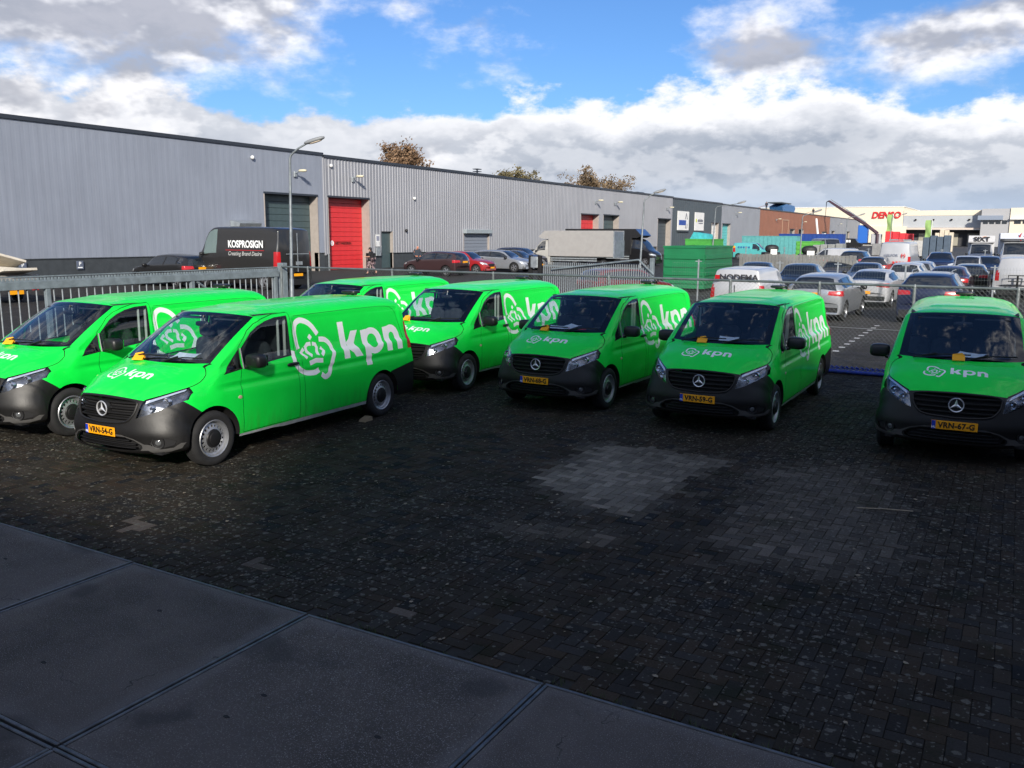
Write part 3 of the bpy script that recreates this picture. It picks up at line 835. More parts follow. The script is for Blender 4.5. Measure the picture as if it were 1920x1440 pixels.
    for wx in (1.6, -1.83):
        for sg in (1, -1):
            e = bpy.data.objects.new('wheel', tyre); link(e); e.parent = root
            e.location = (wx, sg * .83, .345); e.rotation_euler = (0, random.uniform(0, 6), 0 if sg > 0 else math.pi)
            for n_, me in (('rim', rim), ('hub_cap', cap), ('brake_back', back)): place(n_, me, e)
            # wheel housing
            b = MB(); P = []
            r0 = .412 if wx > 0 else .402
            for k in range(25):
                t = R(-4 + 188 * k / 24); P.append([(wx + r0 * math.cos(t), sg * (.935 if abs(math.cos(t)) < 2 else .9), .345 + r0 * math.sin(t)), (wx + r0 * math.cos(t), sg * .50, .345 + r0 * math.sin(t))])
            for row in P:
                yv = sy(row[0][0] + (row[0][0] - wx) * .02, row[0][2] + (row[0][2] - .345) * .02) if row[0][2] > .3 else .93
                row[0] = (row[0][0], sg * (yv - .002), row[0][2])
            b.grid(P); n0 = len(b.v)
            b.add([(wx + r0 * math.cos(R(t)), sg * .50, .345 + r0 * math.sin(R(t))) for t in range(-4, 185, 17)], [tuple(range(12))])
            b.build('wheel_housing', M_mblack, root, 40)
    # floor pan and rear face
    b = MB(); b.box(-2.55, 2.30, -.80, .80, .27, .30); b.build('underbody', M_mblack, root)
    rear = [p for p in V[0]]
    P = [[(p[0] - .002, -p[1], p[2]) for p in rear], [(p[0] - .02, -p[1] * .5, p[2]) for p in rear], [(p[0] - .02, 0, p[2]) for p in rear], [(p[0] - .02, p[1] * .5, p[2]) for p in rear], [(p[0] - .002, p[1], p[2]) for p in rear]]
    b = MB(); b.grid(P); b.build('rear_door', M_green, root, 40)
    for sg in (1, -1):
        b = MB(); b.prism([(sg * .10, 1.10), (sg * .66, 1.10), (sg * .60, 1.62), (sg * .10, 1.64)], -2.72, -2.60, 'x'); b.build('rear_window', M_glassD, root)
    b = MB(); b.box(-2.735, -2.60, -.90, .90, .36, .66, bev=.03); b.build('rear_bumper_bar', M_char, rb)
    # mirrors
    for sg in (1, -1):
        b = MB(); P = superell(.955, sg * 1.035, 1.245, .095, .135, .092, .55); b.grid(P)
        b.tube([(1.02, sg * .86, 1.155), (.99, sg * .95, 1.175)], .035, 8)
        me = b.mesh('mirror', M_black, 45); o = place('mirror', me, root)
        b = MB(); b.box(.848, .862, sg * 1.035 - .10, sg * 1.035 + .10, 1.18, 1.31); b.build('mirror_glass', M_chrome, o)
    # door handles, filler, divider bar
    for sg in (1, -1):
        y = sy(.16, 1.095)
        b = MB(); b.grid(superell(.165, sg * (y + .022), 1.097, .115, .018, .022, .6, 14, 8)); b.build('door_handle', M_black, doors[0 if sg > 0 else 1], 45)
        y0, y1 = sy(1.043, 1.15) + .006, sy(1.028, 1.40) + .006
        b = MB(); b.tube([(1.046, sg * y0, 1.145), (1.028, sg * y1, 1.405)], .008, 6); b.build('window_bar', mat('bar grey', (.30, .31, .31), .4, metal=.3), root)
        y = sy(1.16, .80); b = MB(); b.lathe([(.001, .008), (.022, .006), (.026, 0)], 16, 'y'); o = b.build('side_marker', mat('marker', (.55, .42, .30), .3), root, 40, (1.165, sg * y, .80)); o.scale = (1.3, sg, .9)
    # wipers
    for (y0, y1, zz) in ((-.55, .12, 1.27), (.10, .66, 1.265)):
        a = Vector((1.60 - .12 * y0 ** 2, y0, 1.262)); c = Vector((1.56 - .16 * y1 * y1, y1, 1.315))
        b = MB(); b.tube([a, (a + c) / 2 + Vector((0.012, 0, .024)), c], .009, 6); b.tube([a + Vector((.03, -.02, -.01)), (a * .6 + c * .4) + Vector((.02, 0, .04))], .011, 6); b.build('wiper', M_black, root, 50)
    # roof aerial pod
    b = MB(); b.grid(superell(-2.27, 0, 1.915, .105, .15, .028, .5, 20, 8)); b.tube([(-2.27, 0, 1.85), (-2.27, 0, 1.905)], .07, 12); b.build('roof_pod', M_black, root, 45)
    # cabin
    b = MB(); P = []
    for yv in np.linspace(-.74, .74, 13):
        P.append([(1.52 - .10 * yv * yv, yv, 1.20), (1.34, yv, 1.225), (1.15, yv, 1.255), (1.06, yv, 1.22), (1.02, yv, 1.05), (1.02, yv, .6)])
    b.grid(P); b.build('dashboard', M_inter, root, 60)
    b = MB(); P = [(.86 + .05 * math.cos(t), .38 + .19 * math.cos(t) * 0 + .19 * math.sin(t), 1.10 + .17 * math.cos(t)) for t in np.linspace(0, 2 * math.pi, 21)]
    b.tube(P, .016, 6, caps=False); b.tube([(.86, .20, 1.09), (.90, .38, 1.07), (.86, .56, 1.09)], .02, 6); b.build('steering_wheel', M_black, root, 60)
    for yc, w in ((.40, .25), (-.20, .22), (-.56, .18)):
        b = MB(); b.grid(superell(.62, yc, .80, .27, w, .10, .5)); b.build('seat', M_seat, root, 50); b = MB(); b.grid(superell(.30, yc, 1.10, .085, w * .95, .30, .5)); b.build('backrest', M_seat, root, 50)
        b = MB(); b.grid(superell(.28, yc, 1.49, .05, .13, .085, .55)); b.build('headrest', M_seat, root, 50)
    b = MB(); b.prism([(-.88, .3), (.88, .3), (.84, 1.2), (.735, 1.72), (.60, 1.80), (-.60, 1.80), (-.735, 1.72), (-.84, 1.2)], -.03, .01, 'x'); b.build('bulkhead', M_inter, root)
    b = MB(); b.box(.0, 1.5, -.86, .86, .32, .36); b.build('cabin_floor', M_inter, root)
    for sg in (1, -1):
        b = MB(); b.box(.055, .085, sg * .70 - .02, sg * .70 + .02, 1.15, 1.72, bev=.008); b.build('pillar_trim', M_trimg, root); b = MB(); b.box(.20, .225, sg * .715 - .018, sg * .715 + .018, 1.20, 1.70, bev=.008)
        b.build('pillar_trim', M_trimg, root)
        b = MB(); b.box(.66, .80, sg * .36 - .22, sg * .36 + .22, 1.715, 1.735, bev=.006); b.build('sun_visor', M_inter, root)
    b = MB(); b.grid(superell(.86, 0, 1.66, .03, .12, .035, .6)); b.tube([(.86, 0, 1.68), (.83, 0, 1.77)], .015, 6); b.build('rear_view_mirror', M_black, root, 50)
    b = MB(); b.box(.02, .62, -.68, .68, 1.775, 1.79); b.build('headliner', M_inter, root)
    return root, fx

VAN_PROTO, van_fx = build_van_proto()
def number_plate(text, parent, loc, heading=0.0, scale=1.0, rear=False):
    """yellow plate, readable from the +x side of its parent"""
    b = MB(); b.box(0, .010, -.26, .26, -.055, .055, bev=.003); p = b.build('number_plate', M_plate, parent, None, loc, (0, 0, heading)); p.scale = (scale,) * 3
    b = MB(); b.box(.0102, .0115, -.258, -.213, -.053, .053); b.build('country_strip', M_eu, p)
    t = place('plate_text', text_mesh(text, .098, M_ink, .002, .0035, xs=.92, space=1.06), p, (.0118, .022, -.002), (R(90), 0, R(90)))
    t2 = place('country_code', text_mesh('NL', .036, M_white, .001, .001), p, (.0122, -.2355, -.03), (R(90), 0, R(90)))
    return p
# ---------------------------------------------------------------- ground
def paver_material(name, textured):
    """brick paving; textured=True draws the courses too (for the part too far away to be built)"""
    m = bpy.data.materials.new(name); m.use_nodes = True
    g = NT(m.node_tree); b = g.n['Principled BSDF']
    geo = g.new('ShaderNodeNewGeometry'); pos = geo.outputs['Position']
    big = g.noise(pos, 0.28, 3, 0.6, 0, '2D'); mid = g.noise(pos, 1.9, 4, 0.65, 0, '2D'); fine = g.noise(pos, 60, 2, 0.6, 0, '2D')
    if textured:
        bt = g.new('ShaderNodeTexBrick'); g.link(pos, bt.inputs['Vector'])
        bt.inputs['Scale'].default_value = 1.0; bt.inputs['Brick Width'].default_value = .21; bt.inputs['Row Height'].default_value = .105
        bt.inputs['Mortar Size'].default_value = .006
        bt.inputs['Color1'].default_value = (.034, .032, .032, 1); bt.inputs['Color2'].default_value = (.050, .047, .046, 1); bt.inputs['Mortar'].default_value = (.018, .018, .017, 1)
        base = bt.outputs['Color']
    else:
        at = g.new('ShaderNodeAttribute'); at.attribute_name = 'tint'; base = at.outputs['Color']
    c = g.mix(g.mapr(big, .35, .65, 0, .55), base, (.0205, .0182, .0142, 1), 'MIX') if not textured else g.mix(g.mapr(big, .35, .65, 0, .35), base, (.026, .026, .026, 1))
    c = g.mix(g.m('MULTIPLY', g.mapr(mid, .55, .75), .45 if not textured else .2), c, (.011, .018, .007, 1))           # moss
    c = g.mix(g.mapr(fine, .3, .7, 0, .5), c, g.mix(1.0, c, (.55, .55, .55, 1), 'MULTIPLY'))
    # lichen: pale round spots of uneven size
    wob = g.new('ShaderNodeVectorMath'); wob.operation = 'ADD'
    nz = g.new('ShaderNodeTexNoise'); g.link(pos, nz.inputs['Vector']); nz.noise_dimensions = '2D'; nz.inputs['Scale'].default_value = 22; nz.inputs['Detail'].default_value = 1
    sc = g.new('ShaderNodeVectorMath'); sc.operation = 'SCALE'; g.link(nz.outputs['Color'], sc.inputs[0]); sc.inputs['Scale'].default_value = .035
    g.link(pos, wob.inputs[0]); g.link(sc.outputs[0], wob.inputs[1])
    for scale, rad, prob in ((6.3, .20, .42), (11.0, .24, .40), (26.0, .30, .40)):
        v = g.new('ShaderNodeTexVoronoi'); v.voronoi_dimensions = '2D'; g.link(wob.outputs[0], v.inputs['Vector']); v.inputs['Scale'].default_value = scale
        sp = g.new('ShaderNodeSeparateColor'); g.link(v.outputs['Color'], sp.inputs[0])
        r = g.m('MULTIPLY', g.m('ADD', g.m('MULTIPLY', sp.outputs[0], .75), .25), rad)
        on = g.m('LESS_THAN', sp.outputs[1], g.m('MULTIPLY', g.mapr(big, .34, .62, .35, 1.25), prob))
        spot = g.m('MULTIPLY', g.mapr(g.m('SUBTRACT', r, v.outputs['Distance']), -.012, .03), on)
        c = g.mix(g.m('MULTIPLY', g.m('MULTIPLY', spot, g.mapr(fine, .25, .65, .45, 1.0)), .85), c, (.118, .116, .100, 1))
    g.link(c, b.inputs['Base Color'])
    g.link(g.mapr(mid, .3, .7, .78, .96), b.inputs['Roughness']); b.inputs['Specular IOR Level'].default_value = .14
    bn = g.new('ShaderNodeBump'); bn.inputs['Strength'].default_value = .35; bn.inputs['Distance'].default_value = .004
    h = fine
    if textured: h = g.m('SUBTRACT', fine, g.m('MULTIPLY', bt.outputs['Fac'], 2.0))
    g.link(h, bn.inputs['Height']); g.link(bn.outputs[0], b.inputs['Normal'])
    return m

M_paver = paver_material('clinker pavers', False)
M_paverfar = paver_material('clinker paving far', True)
M_joint = mat('joint sand and moss', (.0150, .0138, .0102), .95, var=.5, vscale=9)
M_asphalt = mat('asphalt', (.040, .040, .042), .85, var=.25, vscale=.4, bump=.3, bscale=60)

b = MB(); b.add([(-3000, -3000, -.05), (3000, -3000, -.05), (3000, 3000, -.05), (-3000, 3000, -.05)], [(0, 1, 2, 3)])
tag(b.build('ground', M_asphalt), kind='structure')
YX0, YX1, YY0, YY1 = -19.6, 6.6, 4.62, 19.3
b = MB(); b.add([(-24, -2, -.0085), (8, -2, -.0085), (8, YY1, -.0085), (-24, YY1, -.0085)], [(0, 1, 2, 3)])
yard = tag(b.build('yard_paving', M_joint), kind='structure')
b = MB(); b.add([(-60, YY1, -.004), (40, YY1, -.004), (40, 130, -.004), (-60, 130, -.004)], [(0, 1, 2, 3)])
b.add([(-60, -10, -.004), (YX0, -10, -.004), (YX0, YY1, -.004), (-60, YY1, -.004)], [(0, 1, 2, 3)])
b.add([(YX1, -10, -.004), (40, -10, -.004), (40, YY1, -.004), (YX1, YY1, -.004)], [(0, 1, 2, 3)])
tag(b.build('car_park_paving', M_paverfar), kind='structure')

def in_view(x, y, z=0, m=1.0):
    d = Vector((x, y, z - 2.8477)); w = d.dot(_f)
    if w < .1: return None
    a, c = d.dot(_r) / w * 1624.6, d.dot(_u) / w * 1624.6
    return w if abs(a) < 960 * m and abs(c) < 720 * m else None

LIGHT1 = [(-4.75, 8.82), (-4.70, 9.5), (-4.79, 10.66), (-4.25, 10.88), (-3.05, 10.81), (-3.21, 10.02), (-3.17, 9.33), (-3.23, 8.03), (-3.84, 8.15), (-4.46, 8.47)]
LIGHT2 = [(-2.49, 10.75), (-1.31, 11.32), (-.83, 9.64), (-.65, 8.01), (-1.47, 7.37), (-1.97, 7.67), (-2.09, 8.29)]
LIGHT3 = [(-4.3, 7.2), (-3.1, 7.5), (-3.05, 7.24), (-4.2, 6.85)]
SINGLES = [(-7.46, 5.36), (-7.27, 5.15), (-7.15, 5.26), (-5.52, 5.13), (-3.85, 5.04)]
rs = np.random.RandomState(4)
U = .1065
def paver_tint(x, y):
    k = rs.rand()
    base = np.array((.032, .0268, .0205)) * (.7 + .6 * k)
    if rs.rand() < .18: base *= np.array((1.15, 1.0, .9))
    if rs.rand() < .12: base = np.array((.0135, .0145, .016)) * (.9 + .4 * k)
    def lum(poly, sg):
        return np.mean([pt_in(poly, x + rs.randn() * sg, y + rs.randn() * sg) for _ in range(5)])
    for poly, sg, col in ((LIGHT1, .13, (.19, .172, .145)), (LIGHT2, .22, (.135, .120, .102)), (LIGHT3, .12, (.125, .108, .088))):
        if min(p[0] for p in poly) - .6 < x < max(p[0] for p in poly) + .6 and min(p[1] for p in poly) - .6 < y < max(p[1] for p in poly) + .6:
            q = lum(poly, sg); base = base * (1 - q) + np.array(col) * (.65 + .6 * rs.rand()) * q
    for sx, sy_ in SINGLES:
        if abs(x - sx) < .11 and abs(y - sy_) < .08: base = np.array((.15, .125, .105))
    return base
pav = []
for gy in range(int((YY1 - YY0) / U)):
    for gx in range(int((YX1 - YX0) / U)):
        k = (gx - gy) % 4
        x0, y0 = YX0 + gx * U, YY0 + gy * U
        if k == 0: pav.append((x0 + U, y0 + U / 2, 0))
        elif k == 3: pav.append((x0 + U / 2, y0 + U, 1))
vis = []
for i, (x, y, o) in enumerate(pav):
    w = in_view(x, y, 0, .985)
    if w: vis.append((w, i))
vis.sort(); NEAR = set(i for _, i in vis[:300])
SH = np.array([(.1055, .0522, -.010), (-.1055, .0522, -.010), (-.1055, -.0522, -.010), (.1055, -.0522, -.010), (.1025, .0492, 0), (-.1025, .0492, 0), (-.1025, -.0492, 0), (.1025, -.0492, 0)])
PF = [(4, 5, 6, 7), (0, 1, 5, 4), (1, 2, 6, 5), (2, 3, 7, 6), (3, 0, 4, 7)]
def paver_mesh(tint, nm_='paver'):
    me = bpy.data.meshes.new(nm_); me.from_pydata([tuple(v) for v in SH], [], PF); me.materials.append(M_paver)
    a = me.attributes.new('tint', 'FLOAT_COLOR', 'FACE')
    for d in a.data: d.color = (*tint, 1)
    return me
var_pav = [paver_mesh(np.array((.032, .0268, .0205)) * s * np.array(t)) for s in (.75, .95, 1.15, 1.3) for t in ((1, 1, 1), (.9, 1.0, 1.2), (1.12, 1, .9))]
V_, F_, T_ = [], [], []
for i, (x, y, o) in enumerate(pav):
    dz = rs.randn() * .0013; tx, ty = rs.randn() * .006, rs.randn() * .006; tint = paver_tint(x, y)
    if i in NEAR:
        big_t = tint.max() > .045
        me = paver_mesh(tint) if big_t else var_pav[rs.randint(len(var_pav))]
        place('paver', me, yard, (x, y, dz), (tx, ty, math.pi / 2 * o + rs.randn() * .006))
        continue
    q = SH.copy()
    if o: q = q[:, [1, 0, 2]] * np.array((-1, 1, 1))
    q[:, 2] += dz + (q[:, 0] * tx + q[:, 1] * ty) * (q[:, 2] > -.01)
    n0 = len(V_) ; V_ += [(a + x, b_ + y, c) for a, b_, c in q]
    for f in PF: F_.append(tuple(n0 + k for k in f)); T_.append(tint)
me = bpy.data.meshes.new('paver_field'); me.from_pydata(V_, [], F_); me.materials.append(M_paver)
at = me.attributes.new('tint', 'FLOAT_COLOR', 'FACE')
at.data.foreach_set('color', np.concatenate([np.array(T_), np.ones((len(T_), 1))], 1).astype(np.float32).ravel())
tag(place('paver_field', me, yard), kind='stuff')

# concrete slabs with steel edges in front of the loading door
def concrete_mat():
    m = bpy.data.materials.new('worn concrete'); m.use_nodes = True
    g = NT(m.node_tree); b = g.n['Principled BSDF']
    geo = g.new('ShaderNodeNewGeometry'); pos = geo.outputs['Position']
    n1 = g.noise(pos, 1.3, 6, .65); n2 = g.noise(pos, 11, 5, .6); n3 = g.noise(pos, 130, 2, .5)
    c = g.mix(g.mapr(n1, .32, .68), (.050, .042, .036, 1), (.090, .077, .067, 1))
    c = g.mix(g.m('MULTIPLY', g.mapr(n2, .5, .75), .5), c, (.065, .060, .062, 1))
    c = g.mix(g.mapr(n3, .57, .70), c, (.26, .25, .235, 1)); c = g.mix(g.mapr(n3, .30, .38, .8, 0), c, (.03, .03, .03, 1))
    tc = g.new('ShaderNodeTexCoord'); sp = g.new('ShaderNodeSeparateXYZ'); g.link(tc.outputs['Generated'], sp.inputs[0])
    ex = g.m('MINIMUM', g.m('MINIMUM', sp.outputs[0], g.m('SUBTRACT', 1.0, sp.outputs[0])), g.m('MINIMUM', sp.outputs[1], g.m('SUBTRACT', 1.0, sp.outputs[1])))
    n4 = g.noise(pos, 2.4, 4, .6)
    c = g.mix(g.m('MULTIPLY', g.mapr(g.m('ADD', ex, g.m('MULTIPLY', g.m('SUBTRACT', n4, .5), .16)), .0, .075, 1, 0), .30), c, (.17, .168, .172, 1))
    c = g.mix(g.m('MULTIPLY', g.mapr(g.noise(pos, .6, 3, .5), .45, .65), .45), c, (.105, .092, .086, 1))
    # oil stains and a few hairline cracks
    st = g.noise(pos, 1.05, 3, .5, 0, '2D'); c = g.mix(g.m('MULTIPLY', g.mapr(st, .60, .70), .6), c, (.030, .028, .027, 1))
    vr = g.new('ShaderNodeTexVoronoi'); vr.voronoi_dimensions = '2D'; vr.feature = 'DISTANCE_TO_EDGE'; vr.inputs['Scale'].default_value = .55
    wv = g.new('ShaderNodeVectorMath'); wv.operation = 'ADD'; nw = g.new('ShaderNodeTexNoise'); nw.inputs['Scale'].default_value = 2.2; nw.inputs['Detail'].default_value = 5; g.link(pos, nw.inputs['Vector'])
    g.link(pos, wv.inputs[0]); g.link(nw.outputs['Color'], wv.inputs[1]); g.link(wv.outputs[0], vr.inputs['Vector'])
    crack = g.m('MULTIPLY', g.mapr(vr.outputs['Distance'], .0012, .0045, 1, 0), g.mapr(n1, .50, .58))
    c = g.mix(g.m('MULTIPLY', crack, .8), c, (.02, .02, .02, 1))
    g.link(c, b.inputs['Base Color']); b.inputs['Roughness'].default_value = .8; b.inputs['Specular IOR Level'].default_value = .3
    bn = g.new('ShaderNodeBump'); bn.inputs['Strength'].default_value = .5; bn.inputs['Distance'].default_value = .004
    g.link(g.m('ADD', n3, n2), bn.inputs['Height']); g.link(bn.outputs[0], b.inputs['Normal'])
    return m
M_conc = concrete_mat()
M_edge = mat('worn steel edge', (.10, .105, .11), .45, metal=.4, var=.35, vscale=7, bump=.3, bscale=30)
b = MB(); b.add([(-24, -2, -.004), (8, -2, -.004), (8, 4.60, -.004), (-24, 4.60, -.004)], [(0, 1, 2, 3)])
apron = tag(b.build('loading_apron', M_joint), kind='structure')
HOLES = [(-5.42, 4.04), (-5.40, 3.11), (-3.83, 3.56), (-3.84, 3.27), (-2.93, 3.56), (-7.47, 4.05), (-1.4, 3.6), (-1.3, 3.0)]
for ix in range(-4, 5):
    for iy in range(0, 2):
        x0 = -4.41 + ix * 2.03; x1 = x0 + 2.015; y1 = 4.58 - iy * 2.02; y0 = y1 - 2.005
        dz = rs.randn() * .003
        b = MB(); b.box(x0 + .028, x1 - .028, y0 + .028, y1 - .028, -.02, .016 + dz, bev=.004)
        s_ = b.build('concrete_slab', M_conc, apron)
        b = MB()
        for (a0, a1, c0, c1) in ((x0, x1, y0, y0 + .024), (x0, x1, y1 - .024, y1), (x0, x0 + .024, y0 + .0245, y1 - .0245), (x1 - .024, x1, y0 + .0245, y1 - .0245)):
            b.box(a0, a1, c0, c1, -.02, .020 + dz, bev=.004)
        b.build('steel_edge', M_edge, s_)
        for hx, hy in HOLES:
            if x0 < hx < x1 and y0 < hy < y1:
                b = MB(); b.lathe([(.026, .0), (.022, .003), (.001, .001)], 12, 'z'); h = b.build('lifting_eye', M_mblack, s_, 40, (hx, hy, .0165 + dz)); h.scale = (1.0, .5, 1)
b = MB()
for k, y in enumerate((22.99, 23.88, 24.68, 25.45, 26.3, 27.09, 27.95, 28.8, 29.59, 30.4)):
    b = MB(); b.add([(-3.87, y - .10, 0.0), (-3.72, y - .10, 0.0), (-3.72, y + .10, 0.0), (-3.87, y + .10, 0.0)], [(0, 1, 2, 3)])
    place('white_marking', b.mesh('white_marking', mat('road paint', (.55, .56, .56), .7, var=.3, vscale=20)), bpy.data.objects['car_park_paving'], (0, 0, .001))

# ---------------------------------------------------------------- buildings
M_cladA = mat('blue grey cladding', (.245, .270, .325), .5, var=.05, vscale=.35, rvar=.05, streak=.20)
M_cladB = mat('silver cladding', (.315, .32, .345), .42, metal=.25, var=.05, vscale=.3, streak=.25)
M_cladC = mat('anthracite cladding', (.065, .082, .094), .55, var=.06, vscale=.3)
M_cladD = mat('light grey cladding', (.25, .265, .295), .5, var=.05, vscale=.3)
M_brown = mat('brown cladding', (.27, .115, .070), .6, var=.08, vscale=.5)
M_cap = mat('dark roof edge', (.035, .042, .055), .4, metal=.2)
M_plinth = mat('dark plinth', (.045, .052, .058), .6, var=.15)
M_redd = mat('red door', (.62, .030, .035), .42, var=.06, vscale=2)
M_grd = mat('grey green door', (.055, .085, .092), .42, var=.08)
M_jamb = mat('cream jamb', (.34, .30, .27), .6, var=.08)
M_roof = mat('roof felt', (.06, .06, .062), .9)
M_cream = mat('cream cladding', (.72, .64, .50), .5, var=.04)
M_whitep = mat('white panel', (.72, .72, .70), .5, var=.05)
M_bluegl = mat('teal paint', (.10, .46, .46), .5, var=.12)

WX = -47.39
def clad(b, y0, y1, z0, z1, period, depth, x=WX):
    """corrugated sheet in the plane x, facing +x, between y0..y1"""
    n = max(1, int((y1 - y0) / period)); P = []
    prof = [(0, 0), (.40, 0), (.50, depth), (.90, depth), (1.0, 0)]
    row = []
    for k in range(n):
        for (t, d) in prof[:-1]: row.append((y0 + (k + t) * (y1 - y0) / n, d))
    row.append((y1, 0))
    b.grid([[(x + d, y, z0) for y, d in row], [(x + d, y, z1) for y, d in row]])

def hall(label, y0, y1, top, m, openings, period, depth, plinth=0.0, back=34.0, cat='warehouse', group=None, capz=.22):
    t = thing('warehouse', label, cat, (0, 0, 0), 0, group)
    b = MB(); ys = sorted(set([y0, y1] + [o[0] for o in openings] + [o[1] for o in openings]))
    for a, c in zip(ys, ys[1:]):
        zs = [(plinth, top)]
        for o in openings:
            if o[0] <= a + 1e-6 and c <= o[1] + 1e-6: zs = [(z0, z1) for z0, z1 in ((plinth, max(plinth, o[2])), (o[3], top)) if z1 > z0 + .01]
        for z0, z1 in zs: clad(b, a, c, z0, z1, period, depth)
    b.build('cladding', m, t)
    b = MB(); b.box(WX - back, WX - .9, y0 + .01, y1 - .01, 0, top - .25); b.build('hall_core', M_roof, t)
    b = MB(); b.box(WX - back, WX + depth + .10, y0 + .003, y1 - .003, top, top + capz); b.build('roof_edge', M_cap, t)
    if plinth > 0:
        for a, c in zip(ys, ys[1:]):
            if any(o[0] <= a + 1e-6 and c <= o[1] + 1e-6 and o[2] < plinth for o in openings): continue
            b = MB(); b.box(WX - .4, WX - .02, a, c, 0, plinth); b.box(WX - .05, WX + depth + .03, a, c, plinth - .05, plinth - .003); b.build('plinth', M_plinth, t)
    return t

def roller(t, y0, y1, z1, m, depth=.75, n=14, z0=0.0, jamb=True, name='roller_door'):
    """door leaf of horizontal panels set back in its opening, with lining"""
    e = bpy.data.objects.new(name, None); link(e); e.parent = t
    hgt = (z1 - z0) / n
    b = MB(); b.box(0, .05, 0, y1 - y0 - .02, .006, hgt - .012, bev=.012); me = b.mesh('door_panel', m)
    for k in range(n): place('door_panel', me, e, (WX - depth, y0 + .01, z0 + k * hgt))
    b = MB(); b.box(WX - depth - .05, WX - depth - .01, y0, y1, z0, z1); b.build('door_back', M_mblack, e)
    if jamb:
        b = MB(); b.box(WX - depth - .05, WX + .06, y1, y1 + .05, z0, z1); b.build('jamb', M_jamb, t); b = MB(); b.box(WX - depth - .05, WX + .06, y0 - .05, y0, z0, z1); b.build('jamb', M_jamb, t)
        b = MB(); b.box(WX - depth - .05, WX + .10, y0 - .06, y1 + .06, z1, z1 + .14); b.build('lintel', M_cap, t)
    return e

hA = hall('blue grey clad warehouse with a dark roller door beside the black panel van', -8, 52.5, 8.85, M_cladA, [(46.24, 51.7, 0, 5.72)], .50, .004, 1.42)
roller(hA, 46.24, 51.7, 5.72, M_grd, .8, 12)
hB = hall('long corrugated silver warehouse with the tall red door', 52.55, 131.9, 8.72, M_cladB,
          [(52.95, 57.95, 0, 5.72), (59.55, 61.05, 0, 3.12), (72.4, 77.1, 0, 3.0), (98.9, 104.1, 0, 5.45), (105.7, 110.7, 0, 5.5), (125.6, 131.2, 0, 5.4)], .36, .038, 1.30)
roller(hB, 52.95, 57.95, 5.72, M_redd, .8, 15); roller(hB, 98.9, 104.1, 5.45, M_redd, .8, 10); roller(hB, 105.7, 110.7, 5.5, M_grd, .8, 10); roller(hB, 125.6, 131.2, 5.4, M_cladC, .8, 10)
roller(hB, 72.4, 77.1, 3.0, mat('shutter grey', (.20, .225, .27), .5), .18, 9)
b = MB(); b.box(WX - .02, WX + .42, 72.3, 77.2, 3.003, 3.40, bev=.03); b.build('shutter_box', mat('shutter box', (.28, .32, .34), .45, var=.1), hB)
b = MB(); b.box(WX - .30, WX - .24, 59.55, 61.05, 0, 3.12); o = b.build('door', M_grd, hB); b = MB(); b.box(WX - .24, WX - .16, 59.65, 59.8, 1.15, 1.2); b.build('door_handle', M_chrome, o)
b = MB(); b.box(WX - .30, WX + .06, 61.05, 61.11, 0, 3.15); b.build('jamb', M_jamb, hB)
b = MB(); b.box(WX - .05, WX + .09, 52.42, 52.62, 1.2, 8.7, bev=.02); b.build('corner_trim', M_cladB, hB)
b = MB(); b.tube([(WX + .12, 52.75, 0), (WX + .12, 52.75, 1.3)], .04, 8); b.build('downpipe', M_galv, hB)
hC = hall('anthracite unit with two white signs next to the silver warehouse', 131.95, 157.9, 8.62, M_cladC, [(152.2, 156.2, 0, 5.2)], .9, .03)
roller(hC, 152.2, 156.2, 5.2, M_whitep, .5, 10)
hD = hall('light grey unit with a teal door between anthracite and brown units', 157.95, 185.1, 8.52, M_cladD, [(158.6, 163.6, 0, 5.1)], .9, .03, .0)
roller(hD, 158.6, 163.6, 5.1, M_bluegl, .5, 10)
hE = hall('brown clad unit with workers on its roof', 185.15, 262.9, 8.46, M_brown, [(213, 218, 0, 4.6), (222.5, 228, 0, 4.6), (252, 258, 0, 4.2)], 1.2, .04)
roller(hE, 213, 218, 4.6, M_cladC, .5, 8); roller(hE, 222.5, 228, 4.6, M_mblack, .5, 8); roller(hE, 252, 258, 4.2, M_whitep, .5, 8)
b = MB()
for a in (205, 211): b.box(WX + .02, WX + .12, a, a + .35, .2, 6.8)
b.box(WX + .02, WX + .12, 205.4, 211, 6.5, 6.8); b.build('door_frame', mat('brown frame', (.36, .22, .15), .6), hE)
hF = hall('last grey unit of the row, right of the brown one', 262.95, 317, 8.42, M_cladD, [(266, 271, 0, 4.5), (292, 297, 0, 4.5)], 1.2, .04)
roller(hF, 266, 271, 4.5, M_cladC, .5, 8); roller(hF, 292, 297, 4.5, M_cladC, .5, 8)

# wall fittings
def wall_lamp(y, z, lab):
    t = thing('wall_lamp', lab, 'lamp', (WX + .06, y, z), 0, 'lamps on the warehouse fronts')
    b = MB(); b.box(0, .12, -.16, .16, -.30, .12, bev=.03); b.build('bracket', M_galv, t)
    b = MB(); b.tube([(.1, 0, 0), (.55, 0, .12)], .05, 8); b.build('arm', M_galv, t)
    b = MB(); b.grid(superell(.80, 0, .14, .36, .18, .10, .7, 14, 8)); b.build('lamp_head', mat('pale lamp housing', (.62, .58, .42), .5), t, 50)
for y, z, lab in ((49.36, 7.35, 'pale wall lamp above the dark roller door'), (55.9, 7.33, 'pale wall lamp above the tall red door'), (102.97, 7.15, 'wall lamp above the small far red door'),
                  (109.28, 7.15, 'wall lamp just right of the one above the far red door'), (129.2, 7.05, 'wall lamp above the last door of the silver warehouse'), (167, 7.2, 'wall lamp right of the teal door'),
                  (199, 6.6, 'wall lamp at the left of the brown unit'), (226, 6.4, 'wall lamp above the two brown unit doors'), (276, 6.6, 'wall lamp on the last grey unit')): wall_lamp(y, z, lab)
